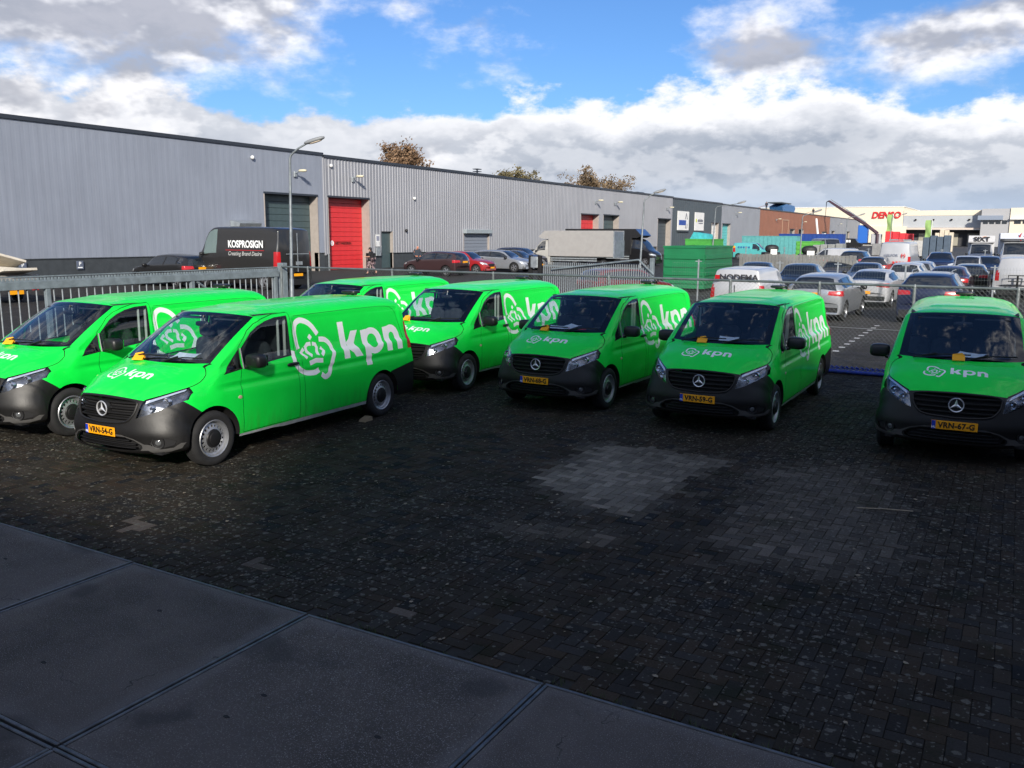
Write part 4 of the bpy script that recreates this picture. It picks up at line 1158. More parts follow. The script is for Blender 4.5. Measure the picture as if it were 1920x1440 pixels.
for y, z, lab in ((45.15, 8.15, 'small round sensor high on the blue grey wall'), (53.3, 8.15, 'small round sensor at the corner of the silver warehouse'), (64.2, 6.05, 'small pale sensor halfway up the silver wall'), (62.95, 3.22, 'small dark sensor low on the silver wall')):
    b = MB(); b.grid(superell(.10, 0, 0, .14, .14, .14, 1, 10, 6)); b.tube([(-.02, 0, .05), (.1, 0, 0)], .04, 6)
    tag(b.build('sensor', M_whitep if z > 4 else M_black, None, 50, (WX + .05, y, z)), lab, 'sensor', 'sensors on the wall')
for (y, lab) in ((28.1, 'small parking sign on the dark plinth near the trailer'), (31.5, 'small parking sign on the dark plinth left of the black hatchback')):
    t = thing('parking_sign', lab, 'sign', (WX + .07, y, 1.0), 0, 'parking signs on the plinth')
    b = MB(); b.box(0, .02, -.22, .22, -.24, .24, bev=.005); b.build('sign_plate', mat('sign slate', (.10, .12, .17), .5), t)
    place('sign_letter', text_mesh('P', .30, M_white, .004, .006), t, (.024, 0, .07), (R(90), 0, R(90)))
    b = MB(); b.box(.021, .024, -.15, .15, -.17, -.11); b.build('sign_line', M_white, t)
t = thing('wall_vent', 'silver extraction hood on the wall above the black panel van', 'vent', (WX + .06, 43.95, 3.05))
b = MB(); b.prism([(0, .30), (.85, .30), (.95, .52), (0, .72)], -1.0, 1.0, 'y'); b.build('hood', mat('hood zinc', (.42, .46, .48), .35, metal=.6, var=.2), t)
b = MB(); b.box(0, .6, -.75, .75, -.1, .297); b.build('duct', mat('duct grey', (.20, .19, .18), .5), t)
# lettering on the red door and the notice beside it
t = thing('door_notice', 'black words with a round white mark on the red door', 'notice', (WX - .735, 55.3, 2.12))
b = MB(); b.lathe([(.001, .012), (.20, .010), (.21, 0)], 20, 'x'); b.build('round_mark', M_white, t, 40, (0, -1.15, .02))
b = MB(); b.box(.012, .02, -.02, .02, -.14, .14); b.build('mark_bar', M_redd, t, None, (0, -1.15, .02))
place('notice_text', text_mesh('NIET PARKEREN', .30, M_ink, .006, .006, xs=.92), t, (.012, .18, 0), (R(90), 0, R(90)))
t = thing('wall_notice', 'white notice board on the wall left of the grey side door', 'notice', (WX + .08, 58.95, 2.3))
b = MB(); b.box(0, .03, -.28, .28, -.45, .55); b.build('board', M_whitep, t)
b = MB(); b.box(.031, .036, -.20, .20, .02, .42); b.box(.031, .036, -.20, -.14, -.38, -.08); b.box(.031, .036, .12, .18, -.38, -.08); b.build('print', mat('print grey', (.25, .26, .33), .6), t)
b = MB(); b.box(0, .12, -.32, .32, -1.25, -.55, bev=.02); b.build('letter_box', M_galv, t)

# the two signs on the anthracite unit
for y0, y1, lab in ((134.1, 139.5, 'white sign with a blue bar and a drawn house on the anthracite unit'), (142.6, 147.4, 'white sign with small dark lettering on the anthracite unit')):
    t = thing('wall_sign', lab, 'sign', (WX + .04, (y0 + y1) / 2, 5.35)); w = (y1 - y0) / 2
    b = MB(); b.box(0, .12, -w, w, -1.55, 1.45, bev=.02); b.build('sign_panel', M_whitep, t)
    b = MB(); b.box(-.01, .30, -w - .1, w + .1, -1.75, -1.60); b.build('sign_shelf', M_cladC, t)
    if y0 < 140:
        b = MB(); b.box(.122, .14, -w * .8, w * .45, -.75, .05); b.build('sign_bar', mat('sign blue', (.02, .07, .32), .5), t)
        b = MB(); b.tube([(.14, .7, .2), (.14, 1.2, 1.15), (.14, 1.75, .2)], .07, 4); b.tube([(.14, .9, -.8), (.14, .9, -1.2), (.14, 1.7, -1.2), (.14, 1.7, -.5)], .07, 4); b.build('sign_drawing', mat('sign grey', (.10, .11, .14), .6), t)
    else:
        for k, (ya, yb, za, zb_) in enumerate(((-.95, -.55, -.12, .28), (-.45, -.1, -.12, .38), (0, .35, -.12, .25), (.45, .8, -.12, .42), (.9, 1.3, -.12, .28), (1.4, 1.75, -.12, .3), (-.5, 1.8, -.42, -.28))):
            b = MB(); b.box(.122, .135, ya, yb, za, zb_); b.build('sign_stroke', mat('sign grey', (.10, .11, .14), .6), t)
        b = MB(); b.lathe([(.001, .03), (.30, .02), (.32, 0)], 14, 'x'); b.build('sign_dot', mat('sign lime', (.55, .60, .06), .5), t, 40, (.12, -1.75, .1))

# far factory with red letters
t = thing('factory_hall', 'cream factory hall with big red letters in the far background', 'factory', (0, 330, 0))
b = MB(); b.box(-150, -35.5, 0, 60, 5.2, 13.2); b.box(-48.8, -34.2, -1.0, 0, 1.0, 6.6); b.build('cream_wall', M_cream, t)
b = MB(); b.box(-150, -35.6, .5, 60, 0, 5.2); b.build('lower_wall', M_whitep, t)
b = MB(); b.box(-150, -35.3, -.15, 60, 13.2, 13.45); b.build('roof_edge', M_whitep, t)
place('factory_letters', text_mesh('DENSO', 3.05, mat('letter red', (.55, .012, .015), .5), .25, .10, shear=.18, xs=.92), t, (-41.0, -.25, 10.35), (R(90), 0, 0))
t = thing('distribution_hall', 'low grey distribution hall with a long open loading bay behind the trucks', 'warehouse', (0, 330, 0))
b = MB(); b.box(-35.4, -11.0, 0, 60, 6.2, 10.2); b.build('grey_wall', mat('bay grey', (.40, .42, .44), .5, var=.05, vscale=.2), t)
b = MB(); b.box(-35.4, -11.0, -.1, 60, 10.2, 11.9); b.build('cream_band', M_cream, t)
b = MB(); b.box(-35.4, -11.0, -.9, 0, 5.5, 6.15); b.build('canopy', mat('canopy', (.62, .52, .44), .5), t)
b = MB(); b.box(-35.4, -11.0, 4, 60, 0, 5.5); b.build('bay_back', mat('bay back', (.05, .05, .055), .8), t)
for x in (-30.5, -22.5, -15.5):
    b = MB(); b.box(x, x + 4.2, 3.7, 3.98, 0.2, 4.2); b.build('bay_door', mat('bay door', (.32, .30, .24), .6), t)
for x in (-31.5, -26.0, -20.5, -15.2):
    b = MB(); b.grid(superell(x, -.4, 8.8, .35, .4, .3, .8, 10, 6)); b.build('flood_lamp', M_mblack, t, 50)
t = thing('office_block', 'grey and cream block with high windows at the right edge', 'building', (0, 326, 0))
b = MB(); b.box(-11.6, -3.4, 0, 40, 0, 12.2); b.build('grey_wall', mat('block grey', (.36, .36, .37), .55, var=.05), t)
b = MB(); b.box(-3.4, 40, -.4, 40, 0, 12.4); b.build('cream_wall', M_cream, t)
b = MB(); b.box(-12.6, -5.4, -1.4, 0, 8.6, 10.0); b.build('canopy', mat('block blue grey', (.22, .26, .33), .5), t)
for x in (-11, -9.2, -7.4, -5.6):
    b = MB(); b.box(x, x + 1.4, -.06, 0, 7.3, 8.5); b.build('window', M_glassD, t)
for x in (-2.2, .2, 2.6, 5.0):
    b = MB(); b.box(x, x + 1.9, -.46, -.4, 7.3, 8.5); b.build('window', M_glassD, t)
b = MB(); b.box(-3.4, 40, -1.6, -.4, 8.7, 9.2); b.build('ledge', M_whitep, t)

# unseen depot behind viewer, shaped to shade the near yard; shows in van windows
t = thing('unseen_depot', 'unseen pale depot with added low annex behind the viewer, shaped to shade the near yard', 'building', (0, 0, 0))
M_depot = mat('depot plaster', (.50, .48, .45), .8, var=.2, vscale=2, bump=.2)  # pale tone chosen to bounce sky light onto the van fronts
b = MB(); b.box(3.5, 34, -9.0, -1.6, 0, 10.2); b.build('wall', M_depot, t)
b = MB(); b.box(3.3, 34.2, -9.2, -1.4, 10.2, 10.6); b.build('roof_edge', M_cap, t)
b = MB(); b.box(-34, 3.49, -8.0, -1.6, 0, 3.3); b.build('added_annex_wall', M_depot, t)  # added low annex, height set so its shadow covers the slabs
b = MB(); b.box(-34.2, 3.48, -8.2, -1.4, 3.3, 3.6); b.build('added_annex_roof', M_cap, t)
for k in range(5):
    b = MB(); b.box(4.9 + k * 5, 7.5 + k * 5, -1.6, -1.56, 4.2, 6.0); b.build('window', M_glassD, t)
t = thing('neighbour_hall', 'dark long hall right of the yard, mirrored in the vans\' side windows', 'building', (0, 0, 0))
b = MB(); b.box(15, 34, 1.0, 78, 0, 7.0); b.build('wall', mat('hall dark cladding', (.07, .075, .08), .6, var=.1), t)
b = MB(); b.box(14.8, 34.2, .8, 78.2, 7.0, 7.4); b.build('roof_edge', M_cap, t)
for k in range(6):
    b = MB(); b.box(14.93, 15.0, 8 + k * 11, 12 + k * 11, 0, 4.2); b.build('roller_door', M_cladD, t)

# ---------------------------------------------------------------- fences
def gate_fence():
    t = thing('sliding_gate', 'grey sliding gate with round bars and a toothed top rail at the left', 'gate', (-19, 0, 0))
    b = MB(); b.box(-.06, .06, 9.6, 18.95, 1.60, 1.78, bev=.008); b.build('top_beam', M_fencegrey, t)
    b = MB(); b.box(-.06, .06, 9.6, 18.95, .14, .30, bev=.008); b.build('bottom_beam', M_fencegrey, t)
    b = MB()
    y = 9.62
    while y < 18.9:
        b.prism([(y, 1.80), (y + .05, 1.80), (y + .042, 1.85), (y + .008, 1.85)], -.02, .02, 'x'); y += .085
    b.box(-.02, .02, 9.6, 18.95, 1.781, 1.80); o = b.build('toothed_strip', M_fencegrey, t)
    b = MB(); b.box(-.012, .012, 9.6, 18.95, 1.87, 1.895); b.build('strip_rail', M_fencegrey, o)
    for y in (11.8, 15.82, 18.84):
        b = MB(); b.box(-.05, .05, y - .055, y + .055, .30, 1.60, bev=.006); b.build('upright', M_fencegrey, t)
    for y0, y1 in ((15.95, 16.35),):
        b = MB(); b.tube([(.0, y0, 1.60), (.0, y1, 1.35)], .03, 6); b.build('brace', M_fencegrey, t)
    b = MB(); b.tube([(0, 0, .30), (0, 0, 1.60)], .0165, 8); me = b.mesh('bar', M_galv, 60)
    y = 9.7
    while y < 18.75:
        if all(abs(y - q) > .09 for q in (11.8, 15.82, 18.84)): place('bar', me, t, (0, y, 0))
        y += .205
    b = MB(); b.box(-.11, .11, 19.05, 19.25, 0, 2.0, bev=.01); b.build('gate_post', M_fencegrey, t)
gate_fence()

def diamond_mesh(t, x0, x1, z0, z1, y, pitch=.088, r=.0017, mname='chain_link'):
    b = MB(); H = z1 - z0
    a = x0 - H
    while a < x1:
        for s in (1, -1):
            xa, xb = (a, a + H) if s > 0 else (a + H, a)
            p0, p1 = Vector((xa, y, z0)), Vector((xb, y, z1))
            # clip to x range
            d = p1 - p0
            t0, t1 = 0.0, 1.0
            for lim, sg in ((x0, 1), (x1, -1)):
                pa, pb = (p0.x - lim) * sg, (p1.x - lim) * sg
                if pa < 0 and pb < 0: t0, t1 = 1, 0; break
                if pa < 0: t0 = max(t0, pa / (pa - pb))
                if pb < 0: t1 = min(t1, pa / (pa - pb))
            if t1 - t0 > .01: b.tube([p0 + d * t0 + Vector((0, .0015 * s, 0)), p0 + d * t1 + Vector((0, .0015 * s, 0))], r, 3, caps=False)
        a += pitch
    return tag(b.build(mname, mat('fence wire', (.11, .125, .13), .5, metal=.4), t), kind='stuff')

t = thing('chain_link_fence', 'long chain link fence with a tube rail behind the row of green vans', 'fence', (0, 19.0, 0))
FX = [-18.9, -17.84, -14.77, -11.54, -8.34, -5.43, -3.55, -1.73, .06, 2.9, 6.1]
for x in FX:
    b = MB(); b.tube([(x, 0, 0), (x, 0, 1.88)], .032, 10); b.tube([(x, 0, 1.88), (x, 0, 1.93)], [.036, .02], 10); b.build('post', mat('post zinc', (.17, .19, .195), .5, metal=.35, var=.3, vscale=5), t, 50)
for a, c in zip(FX, FX[1:]):
    b = MB(); b.tube([(a, 0, 1.895), (c, 0, 1.895)], .027, 10); b.build('top_rail', mat('rail zinc', (.13, .155, .16), .45, metal=.35, var=.25, vscale=4), t, 50)
b = MB()
for z in (.12, 1.0): b.tube([(FX[0], -.03, z), (FX[-1], -.03, z)], .003, 4)
b.build('tension_wire', M_galv, t)
diamond_mesh(t, FX[1], FX[-1], .05, 1.88, -.035)

def wire_fence(label, p0, p1, H, posts, pitch=.10, hp=.20, T=True):
    p0, p1 = Vector((*p0, 0)), Vector((*p1, 0)); L = (p1 - p0).length; a = math.atan2(p1.y - p0.y, p1.x - p0.x)
    t = thing('wire_panel_fence', label, 'fence', p0, a)
    for x in posts:
        b = MB(); b.box(x - .03, x + .03, -.03, .03, 0, H + .08, bev=.005)
        if T: b.box(x - .14, x + .14, -.02, .02, H - .02, H + .02)
        b.build('post', M_galv, t)
    b = MB(); x = 0
    while x <= L: b.tube([(x, .02, .05), (x, .02, H)], .002, 3, caps=False); x += pitch
    z = .1
    while z <= H: b.tube([(0, .028, z), (L, .028, z)], .0025, 3, caps=False); z += hp
    tag(b.build('wire_mesh', mat('green grey wire', (.16, .19, .18), .5, metal=.3), t), kind='stuff')
    return t
wire_fence('wire panel fence between the silver hatchback and the white saloon', (-13.2, 37.0), (8, 36.2), 1.78, (1.2, 4.7, 7.0, 9.5, 12.5, 15.5, 18.5, 21.0))
wire_fence('far wire panel fence in front of the teal container', (-22, 78), (6, 74), 1.9, (1, 4.5, 8.0, 11.5, 14, 17, 20, 23, 26), .2, .4)
t = thing('palisade_gate', 'grey palisade sliding gate with a slanting rail in front of the box truck', 'gate', (-16.55, 31.1, 0), math.atan2(-.8, 5.0))
L = 4.9
b = MB(); b.box(0, L, -.04, .04, .12, .22); b.build('bottom_beam', M_fencegrey, t)
b = MB(); b.box(0, L, .03, .07, 1.62, 1.68); b.build('top_beam', M_fencegrey, t)
b = MB(); b.tube([(.5, -.09, 1.52), (L - .4, -.09, 1.98)], .035, 6); b.tube([(L - .4, -.09, 1.98), (L + .25, -.09, 1.45)], .03, 6); b.build('slanting_rail', M_fencegrey, t)
b = MB(); b.box(-.018, .018, -.012, .012, .05, 1.80); me = b.mesh('bar', M_galv)
for k in range(49): place('bar', me, t, (.05 + k * .1, 0, 0))
for x in (-.15, -.62, L + .12):
    b = MB(); b.box(x - .07, x + .07, -.07, .07, 0, 2.05, bev=.01); b.build('post', M_mblack if x < 0 else M_fencegrey, t)
b = MB(); b.box(-.55, -.2, -.12, .1, 1.55, 2.0, bev=.02); b.build('control_box', M_galv, t)
t = thing('board_fence', 'weathered grey board fence right of the big green container', 'fence', (-14.4, 52.0, 0), R(-8))
for k in range(34):
    b = MB(); b.box(k * .2, k * .2 + .18, -.015, .015, .05, 1.85 + random.uniform(-.03, .03), bev=.004); b.build('board', mat('weathered board', (.21, .21, .20), .8, var=.2, vscale=1.0), t)
for z in (.5, 1.4):
    b = MB(); b.box(0, 6.8, .016, .06, z - .05, z + .05); b.build('rail', mat('weathered board', (.21, .21, .20), .8), t)
t = thing('low_barrier_beam', 'bright blue low barrier lying along the fence between two vans', 'barrier', (-2.8, 19.22, 0))
b = MB()
for k in range(34):
    x = -1.7 + k * .1
    b.tube([(x, -.06, .05), (x + .10, .06, .11), (x + .05, .02, .14)], .026, 6)
b.box(-1.75, 1.75, -.10, .10, .01, .075, bev=.02); b.build('blue_beam', mat('blue plastic', (.012, .045, .38), .45, var=.3, vscale=8), t, 50)

# ---------------------------------------------------------------- street lamps
def street_lamp(label, loc, H, arm, heading, lean=0.0, s=1.0):
    t = thing('street_lamp', label, 'street lamp', loc, heading, 'street lamps along the road', s)
    t.rotation_euler = (0, lean, heading)
    b = MB(); b.tube([(0, 0, 0), (0, 0, 1.2), (0, 0, 1.22), (0, 0, H * .93)], [.085, .08, .062, .046], 10)
    pts = [(0, 0, H * .93), (.03, 0, H * .93 + .12), (.14, 0, H * .93 + .24), (arm * .55, 0, H * .93 + .40), (arm, 0, H * .93 + .56)]
    b.tube(pts, [.046, .042, .038, .034, .03], 8); b.build('pole', mat('lamp pole zinc', (.17, .19, .20), .5, metal=.35, var=.25, vscale=4), t, 60)
    b = MB(); b.grid(superell(.30, 0, .03, .40, .13, .075, .75, 16, 8)); o = b.build('lamp_head', mat('lamp head grey', (.20, .21, .22), .5), t, 60, (arm, 0, H * .93 + .56), (0, -.32, 0))
    b = MB(); b.grid(superell(.32, 0, -.035, .26, .09, .035, .8, 12, 6)); b.build('lamp_glass', mat('lamp bowl', (.60, .50, .38), .3), o, 60)
HD = R(30)
street_lamp('tall grey street lamp standing beside the black panel van', (-23.3, 23.9, 0), 5.95, .62, R(30), R(1.3))
street_lamp('street lamp behind the green container with an orange tinted head', (-19.7, 49.4, 0), 5.2, .62, R(35), R(2))
street_lamp('street lamp by the anthracite unit pointing left', (-23.6, 76.2, 0), 5.6, 1.9, R(20), R(2))
street_lamp('street lamp in front of the brown unit', (-17.6, 84.0, 0), 4.9, 1.2, R(35), 0)
street_lamp('thin street lamp near the crane lorry', (-19.2, 118, 0), 5.4, 1.6, R(30), 0)
street_lamp('thin street lamp under the red factory letters', (-16.6, 140, 0), 6.0, 1.6, R(30), 0)

# ---------------------------------------------------------------- trees behind the long warehouse
def autumn_tree(label, loc, H, Rx, seed, col, name='autumn_tree'):
    rr = random.Random(seed); t = thing(name, label, 'tree', loc, 0, 'trees behind the warehouse roof')
    bark = mat('bark', (.07, .055, .045), .9, var=.3)
    b = MB(); b.tube([(0, 0, 0), (.15, .1, H * .4), (.05, 0, H * .72), (0, .1, H * .96)], [.42, .30, .15, .03], 8); trunk = b.build('trunk', bark, t, 60)
    limbs = []; b = MB()
    for k in range(int(44 + 4 * max(0, Rx - 5))):
        z0 = H * rr.uniform(.34, .88); a = rr.uniform(0, 6.28); l = Rx * rr.uniform(.5, 1.05) * (1.15 - .75 * max(0, (z0 / H - .5)) / .5)
        e = Vector((math.cos(a) * l, math.sin(a) * l, z0 + l * rr.uniform(.45, .95)))
        m_ = Vector((e.x * .5, e.y * .5, z0 + (e.z - z0) * .35)); b.tube([(0, 0, z0), m_, e], [.13, .07, .02], 5); limbs.append((Vector((0, 0, z0)), m_, e))
    b.build('limbs', bark, t, 60)
    V, F, Mi = [], [], []
    for (p0, p1, p2) in limbs:
        for k in range(22):
            u = rr.uniform(.35, 1.08); c = p0.lerp(p1, min(1, u * 2)) if u < .5 else p1.lerp(p2, (u - .5) * 2)
            c = c + Vector((rr.gauss(0, .55), rr.gauss(0, .55), rr.gauss(0, .45))); cr = rr.uniform(.3, .75); mi = rr.choice((0, 0, 1, 2))
            for q in range(15):
                d = Vector((rr.gauss(0, 1), rr.gauss(0, 1), rr.gauss(0, 1))) * cr * .6; s = rr.uniform(.13, .28)
                n1 = Vector((rr.gauss(0, 1), rr.gauss(0, 1), rr.gauss(0, 1))).normalized(); n2 = n1.orthogonal().normalized(); n3 = n1.cross(n2)
                o = c + d; i0 = len(V)
                V += [o + n2 * s, o + n3 * s * .6, o - n2 * s, o - n3 * s * .6]; F.append((i0, i0 + 1, i0 + 2, i0 + 3)); Mi.append(mi)
    me = bpy.data.meshes.new('crown'); me.from_pydata(V, [], F)
    for k in range(3):
        f = (.75, 1.0, 1.3)[k]; me.materials.append(mat('leaves %s %d' % (col, k), tuple(min(1, c * f) for c in {'rust': (.19, .115, .062), 'olive': (.15, .125, .06), 'brown': (.18, .125, .07)}[col]), .75))
    me.polygons.foreach_set('material_index', Mi); place('crown', me, t)
autumn_tree('rust coloured autumn tree rising behind the silver warehouse near the red door', (-85, 111.5, 0), 17.0, 4.1, 3, 'rust')
autumn_tree('smallest olive brown tree top in the middle of the warehouse roof line', (-85, 148.6, 0), 14.8, 5.0, 5, 'olive')
autumn_tree('broad brown autumn tree behind the far end of the silver warehouse', (-85, 186, 0), 15.2, 8.2, 8, 'brown')

# roof things
t = thing('roof_vent', 'small twin topped vent pipe on the warehouse roof between the trees', 'vent', (-52, 82.2, 8.9)); b = MB(); b.tube([(0, 0, 0), (0, 0, 1.0)], .09, 8); b.build('pipe', M_galv, t); b = MB(); b.box(-.3, .3, -.45, .45, .75, .82); b.box(-.3, .3, -.45, .45, 1.0, 1.08); b.build('cap', M_cap, t)
t = thing('roof_unit', 'dark low unit on the warehouse roof behind the second street lamp', 'roof unit', (-52, 128.6, 8.8)); b = MB(); b.box(-.6, .6, -1.4, 1.4, .2, .75, bev=.05); b.build('casing', M_cap, t); b = MB(); b.box(-.5, .5, -1.0, -.8, 0, .2); b.box(-.5, .5, .8, 1.0, 0, .2); b.build('feet', M_galv, t)
t = thing('roof_unit', 'blue covered stack on the brown roof between the two workers', 'roof unit', (-49.5, 214, 8.6)); b = MB(); b.prism([(-6, 0), (5, 0), (6.5, .9), (5.5, 1.6), (-3, 1.8), (-7, 1.1)], -1.5, 1.5, 'x'); b.build('cover', mat('blue sheet', (.05, .16, .36), .5, var=.2), t); b = MB(); b.box(-1.5, 1.5, -8.5, 2, 1.85, 2.1); b.build('board', M_cladC, t); b = MB(); b.box(-1, 1, 6.8, 9.0, 0, .9); b.build('crate', M_whitep, t)
# ---------------------------------------------------------------- other vehicles
# stations, rear to front: (x, top z, belt z, half width at top, half width at belt, flag)
CARS = {
 'hatch': dict(W=.88, st=[(-2.06,.60,.52,.70,.76,''),(-2.08,.86,.80,.72,.82,''),(-2.02,1.00,.95,.70,.85,'rb'),(-1.72,1.36,1.02,.54,.87,'rt'),(-1.2,1.44,1.0,.56,.89,''),(-.35,1.47,.96,.57,.89,''),(.30,1.42,.93,.56,.89,'ft'),(1.02,.99,.90,.66,.88,'fb'),(1.55,.90,.83,.66,.86,''),(1.90,.78,.72,.62,.80,''),(2.04,.68,.62,.55,.72,''),(2.08,.50,.46,.50,.66,'')], ax=(1.30,-1.24), r=.315, side=(-1.62,.72)),
 'estate': dict(W=.90, st=[(-2.28,.58,.50,.72,.78,''),(-2.30,.86,.80,.74,.83,''),(-2.22,1.02,.97,.72,.86,'rb'),(-1.88,1.40,1.03,.56,.88,'rt'),(-1.3,1.47,1.01,.58,.90,''),(-.35,1.48,.97,.58,.91,''),(.35,1.42,.94,.57,.91,'ft'),(1.14,.99,.91,.68,.90,'fb'),(1.75,.88,.82,.68,.88,''),(2.10,.76,.70,.62,.82,''),(2.26,.66,.60,.55,.72,''),(2.30,.50,.46,.50,.66,'')], ax=(1.42,-1.30), r=.325, side=(-1.85,.84)),
 'saloon': dict(W=.89, st=[(-2.33,.58,.50,.70,.76,''),(-2.36,.86,.80,.70,.80,''),(-2.30,1.03,.95,.66,.84,''),(-1.80,1.07,.98,.64,.87,'rb'),(-1.12,1.37,1.0,.55,.89,'rt'),(-.5,1.44,.98,.57,.90,''),(0,1.44,.96,.57,.90,''),(.40,1.39,.94,.56,.90,'ft'),(1.18,.98,.90,.66,.89,'fb'),(1.80,.87,.82,.66,.87,''),(2.15,.76,.70,.62,.80,''),(2.32,.64,.58,.55,.70,''),(2.35,.48,.45,.50,.64,'')], ax=(1.45,-1.30), r=.320, side=(-1.35,.86)),
 'suv': dict(W=.95, st=[(-2.25,.66,.58,.74,.82,''),(-2.29,.98,.90,.76,.88,''),(-2.20,1.14,1.08,.74,.90,'rb'),(-1.92,1.54,1.14,.60,.91,'rt'),(-1.3,1.63,1.12,.62,.94,''),(-.35,1.65,1.09,.63,.95,''),(.38,1.58,1.06,.62,.95,'ft'),(1.08,1.14,1.04,.74,.94,'fb'),(1.70,1.04,.97,.74,.92,''),(2.08,.94,.86,.70,.86,''),(2.24,.80,.74,.62,.78,''),(2.28,.60,.56,.56,.70,'')], ax=(1.42,-1.36), r=.36, side=(-1.85,.80)),
 'smallvan': dict(W=.90, st=[(-2.12,.62,.50,.80,.84,''),(-2.16,.98,.92,.80,.87,''),(-2.13,1.18,1.10,.78,.87,'rb'),(-2.03,1.74,1.15,.68,.87,'rt'),(-1.5,1.80,1.13,.68,.89,''),(-.3,1.82,1.10,.68,.90,''),(.45,1.76,1.07,.66,.90,'ft'),(1.22,1.14,1.02,.70,.89,'fb'),(1.70,1.02,.95,.68,.87,''),(2.02,.88,.82,.62,.80,''),(2.14,.74,.68,.56,.72,''),(2.17,.52,.48,.50,.66,'')], ax=(1.32,-1.36), r=.32, side=(.10,.86)),
 'panelvan': dict(W=1.02, st=[(-2.92,.70,.60,.92,.96,''),(-2.96,1.20,1.10,.92,1.0,''),(-2.94,1.60,1.40,.90,1.0,'rb'),(-2.86,2.40,1.55,.84,1.0,'rt'),(-2.3,2.52,1.50,.84,1.01,''),(-.5,2.54,1.45,.84,1.02,''),(1.30,2.54,1.42,.82,1.02,''),(1.68,2.43,1.40,.78,1.01,'ft'),(2.40,1.48,1.28,.80,.99,'fb'),(2.70,1.32,1.18,.76,.94,''),(2.88,1.06,.98,.66,.86,''),(2.97,.80,.74,.60,.78,''),(3.0,.55,.50,.56,.72,'')], ax=(2.05,-1.85), r=.36, side=(1.10,1.98)),
 'cab': dict(W=1.02, st=[(.55,.80,.62,.80,1.0,''),(.55,2.30,1.42,.80,1.02,''),(.95,2.36,1.42,.82,1.02,''),(1.40,2.26,1.40,.78,1.01,'ft'),(2.22,1.42,1.26,.80,.99,'fb'),(2.60,1.24,1.14,.76,.94,''),(2.86,1.04,.96,.66,.86,''),(2.97,.80,.74,.60,.78,''),(3.0,.55,.50,.56,.72,'')], ax=(2.0,), r=.36, side=(1.02,1.82)),
}
M_carwheel = mat('alloy', (.33, .34, .36), .35, metal=.7)
def car_wheel(r):
    t = MB(); t.lathe([(r * .62, -.09), (r * .95, -.10), (r, -.08), (r, .08), (r * .95, .10), (r * .66, .095), (r * .62, .07)], 24)
    a = t.mesh('tyre', M_tyre, 40)
    t = MB()
    t.lathe([(r * .66, .085), (r * .62, .09), (r * .58, .06)], 24)
    for k in range(5):
        for da in (-.16, .16):
            an = 2 * math.pi * k / 5 + da; ca, sa = math.cos(an), math.sin(an); w = r * .07
            t.add([(ca * r * .15 - sa * w, .085, sa * r * .15 + ca * w), (ca * r * .15 + sa * w, .085, sa * r * .15 - ca * w), (ca * r * .60 + sa * w, .075, sa * r * .60 - ca * w), (ca * r * .60 - sa * w, .075, sa * r * .60 + ca * w)], [(0, 1, 2, 3)])
    t.lathe([(.001, .092), (r * .17, .09), (r * .2, .07)], 14)
    b_ = t.mesh('rim', M_carwheel, 40)
    t = MB(); t.lathe([(r * .62, .03), (.001, .03)], 20); c = t.mesh('wheel_well', M_mblack)
    return a, b_, c

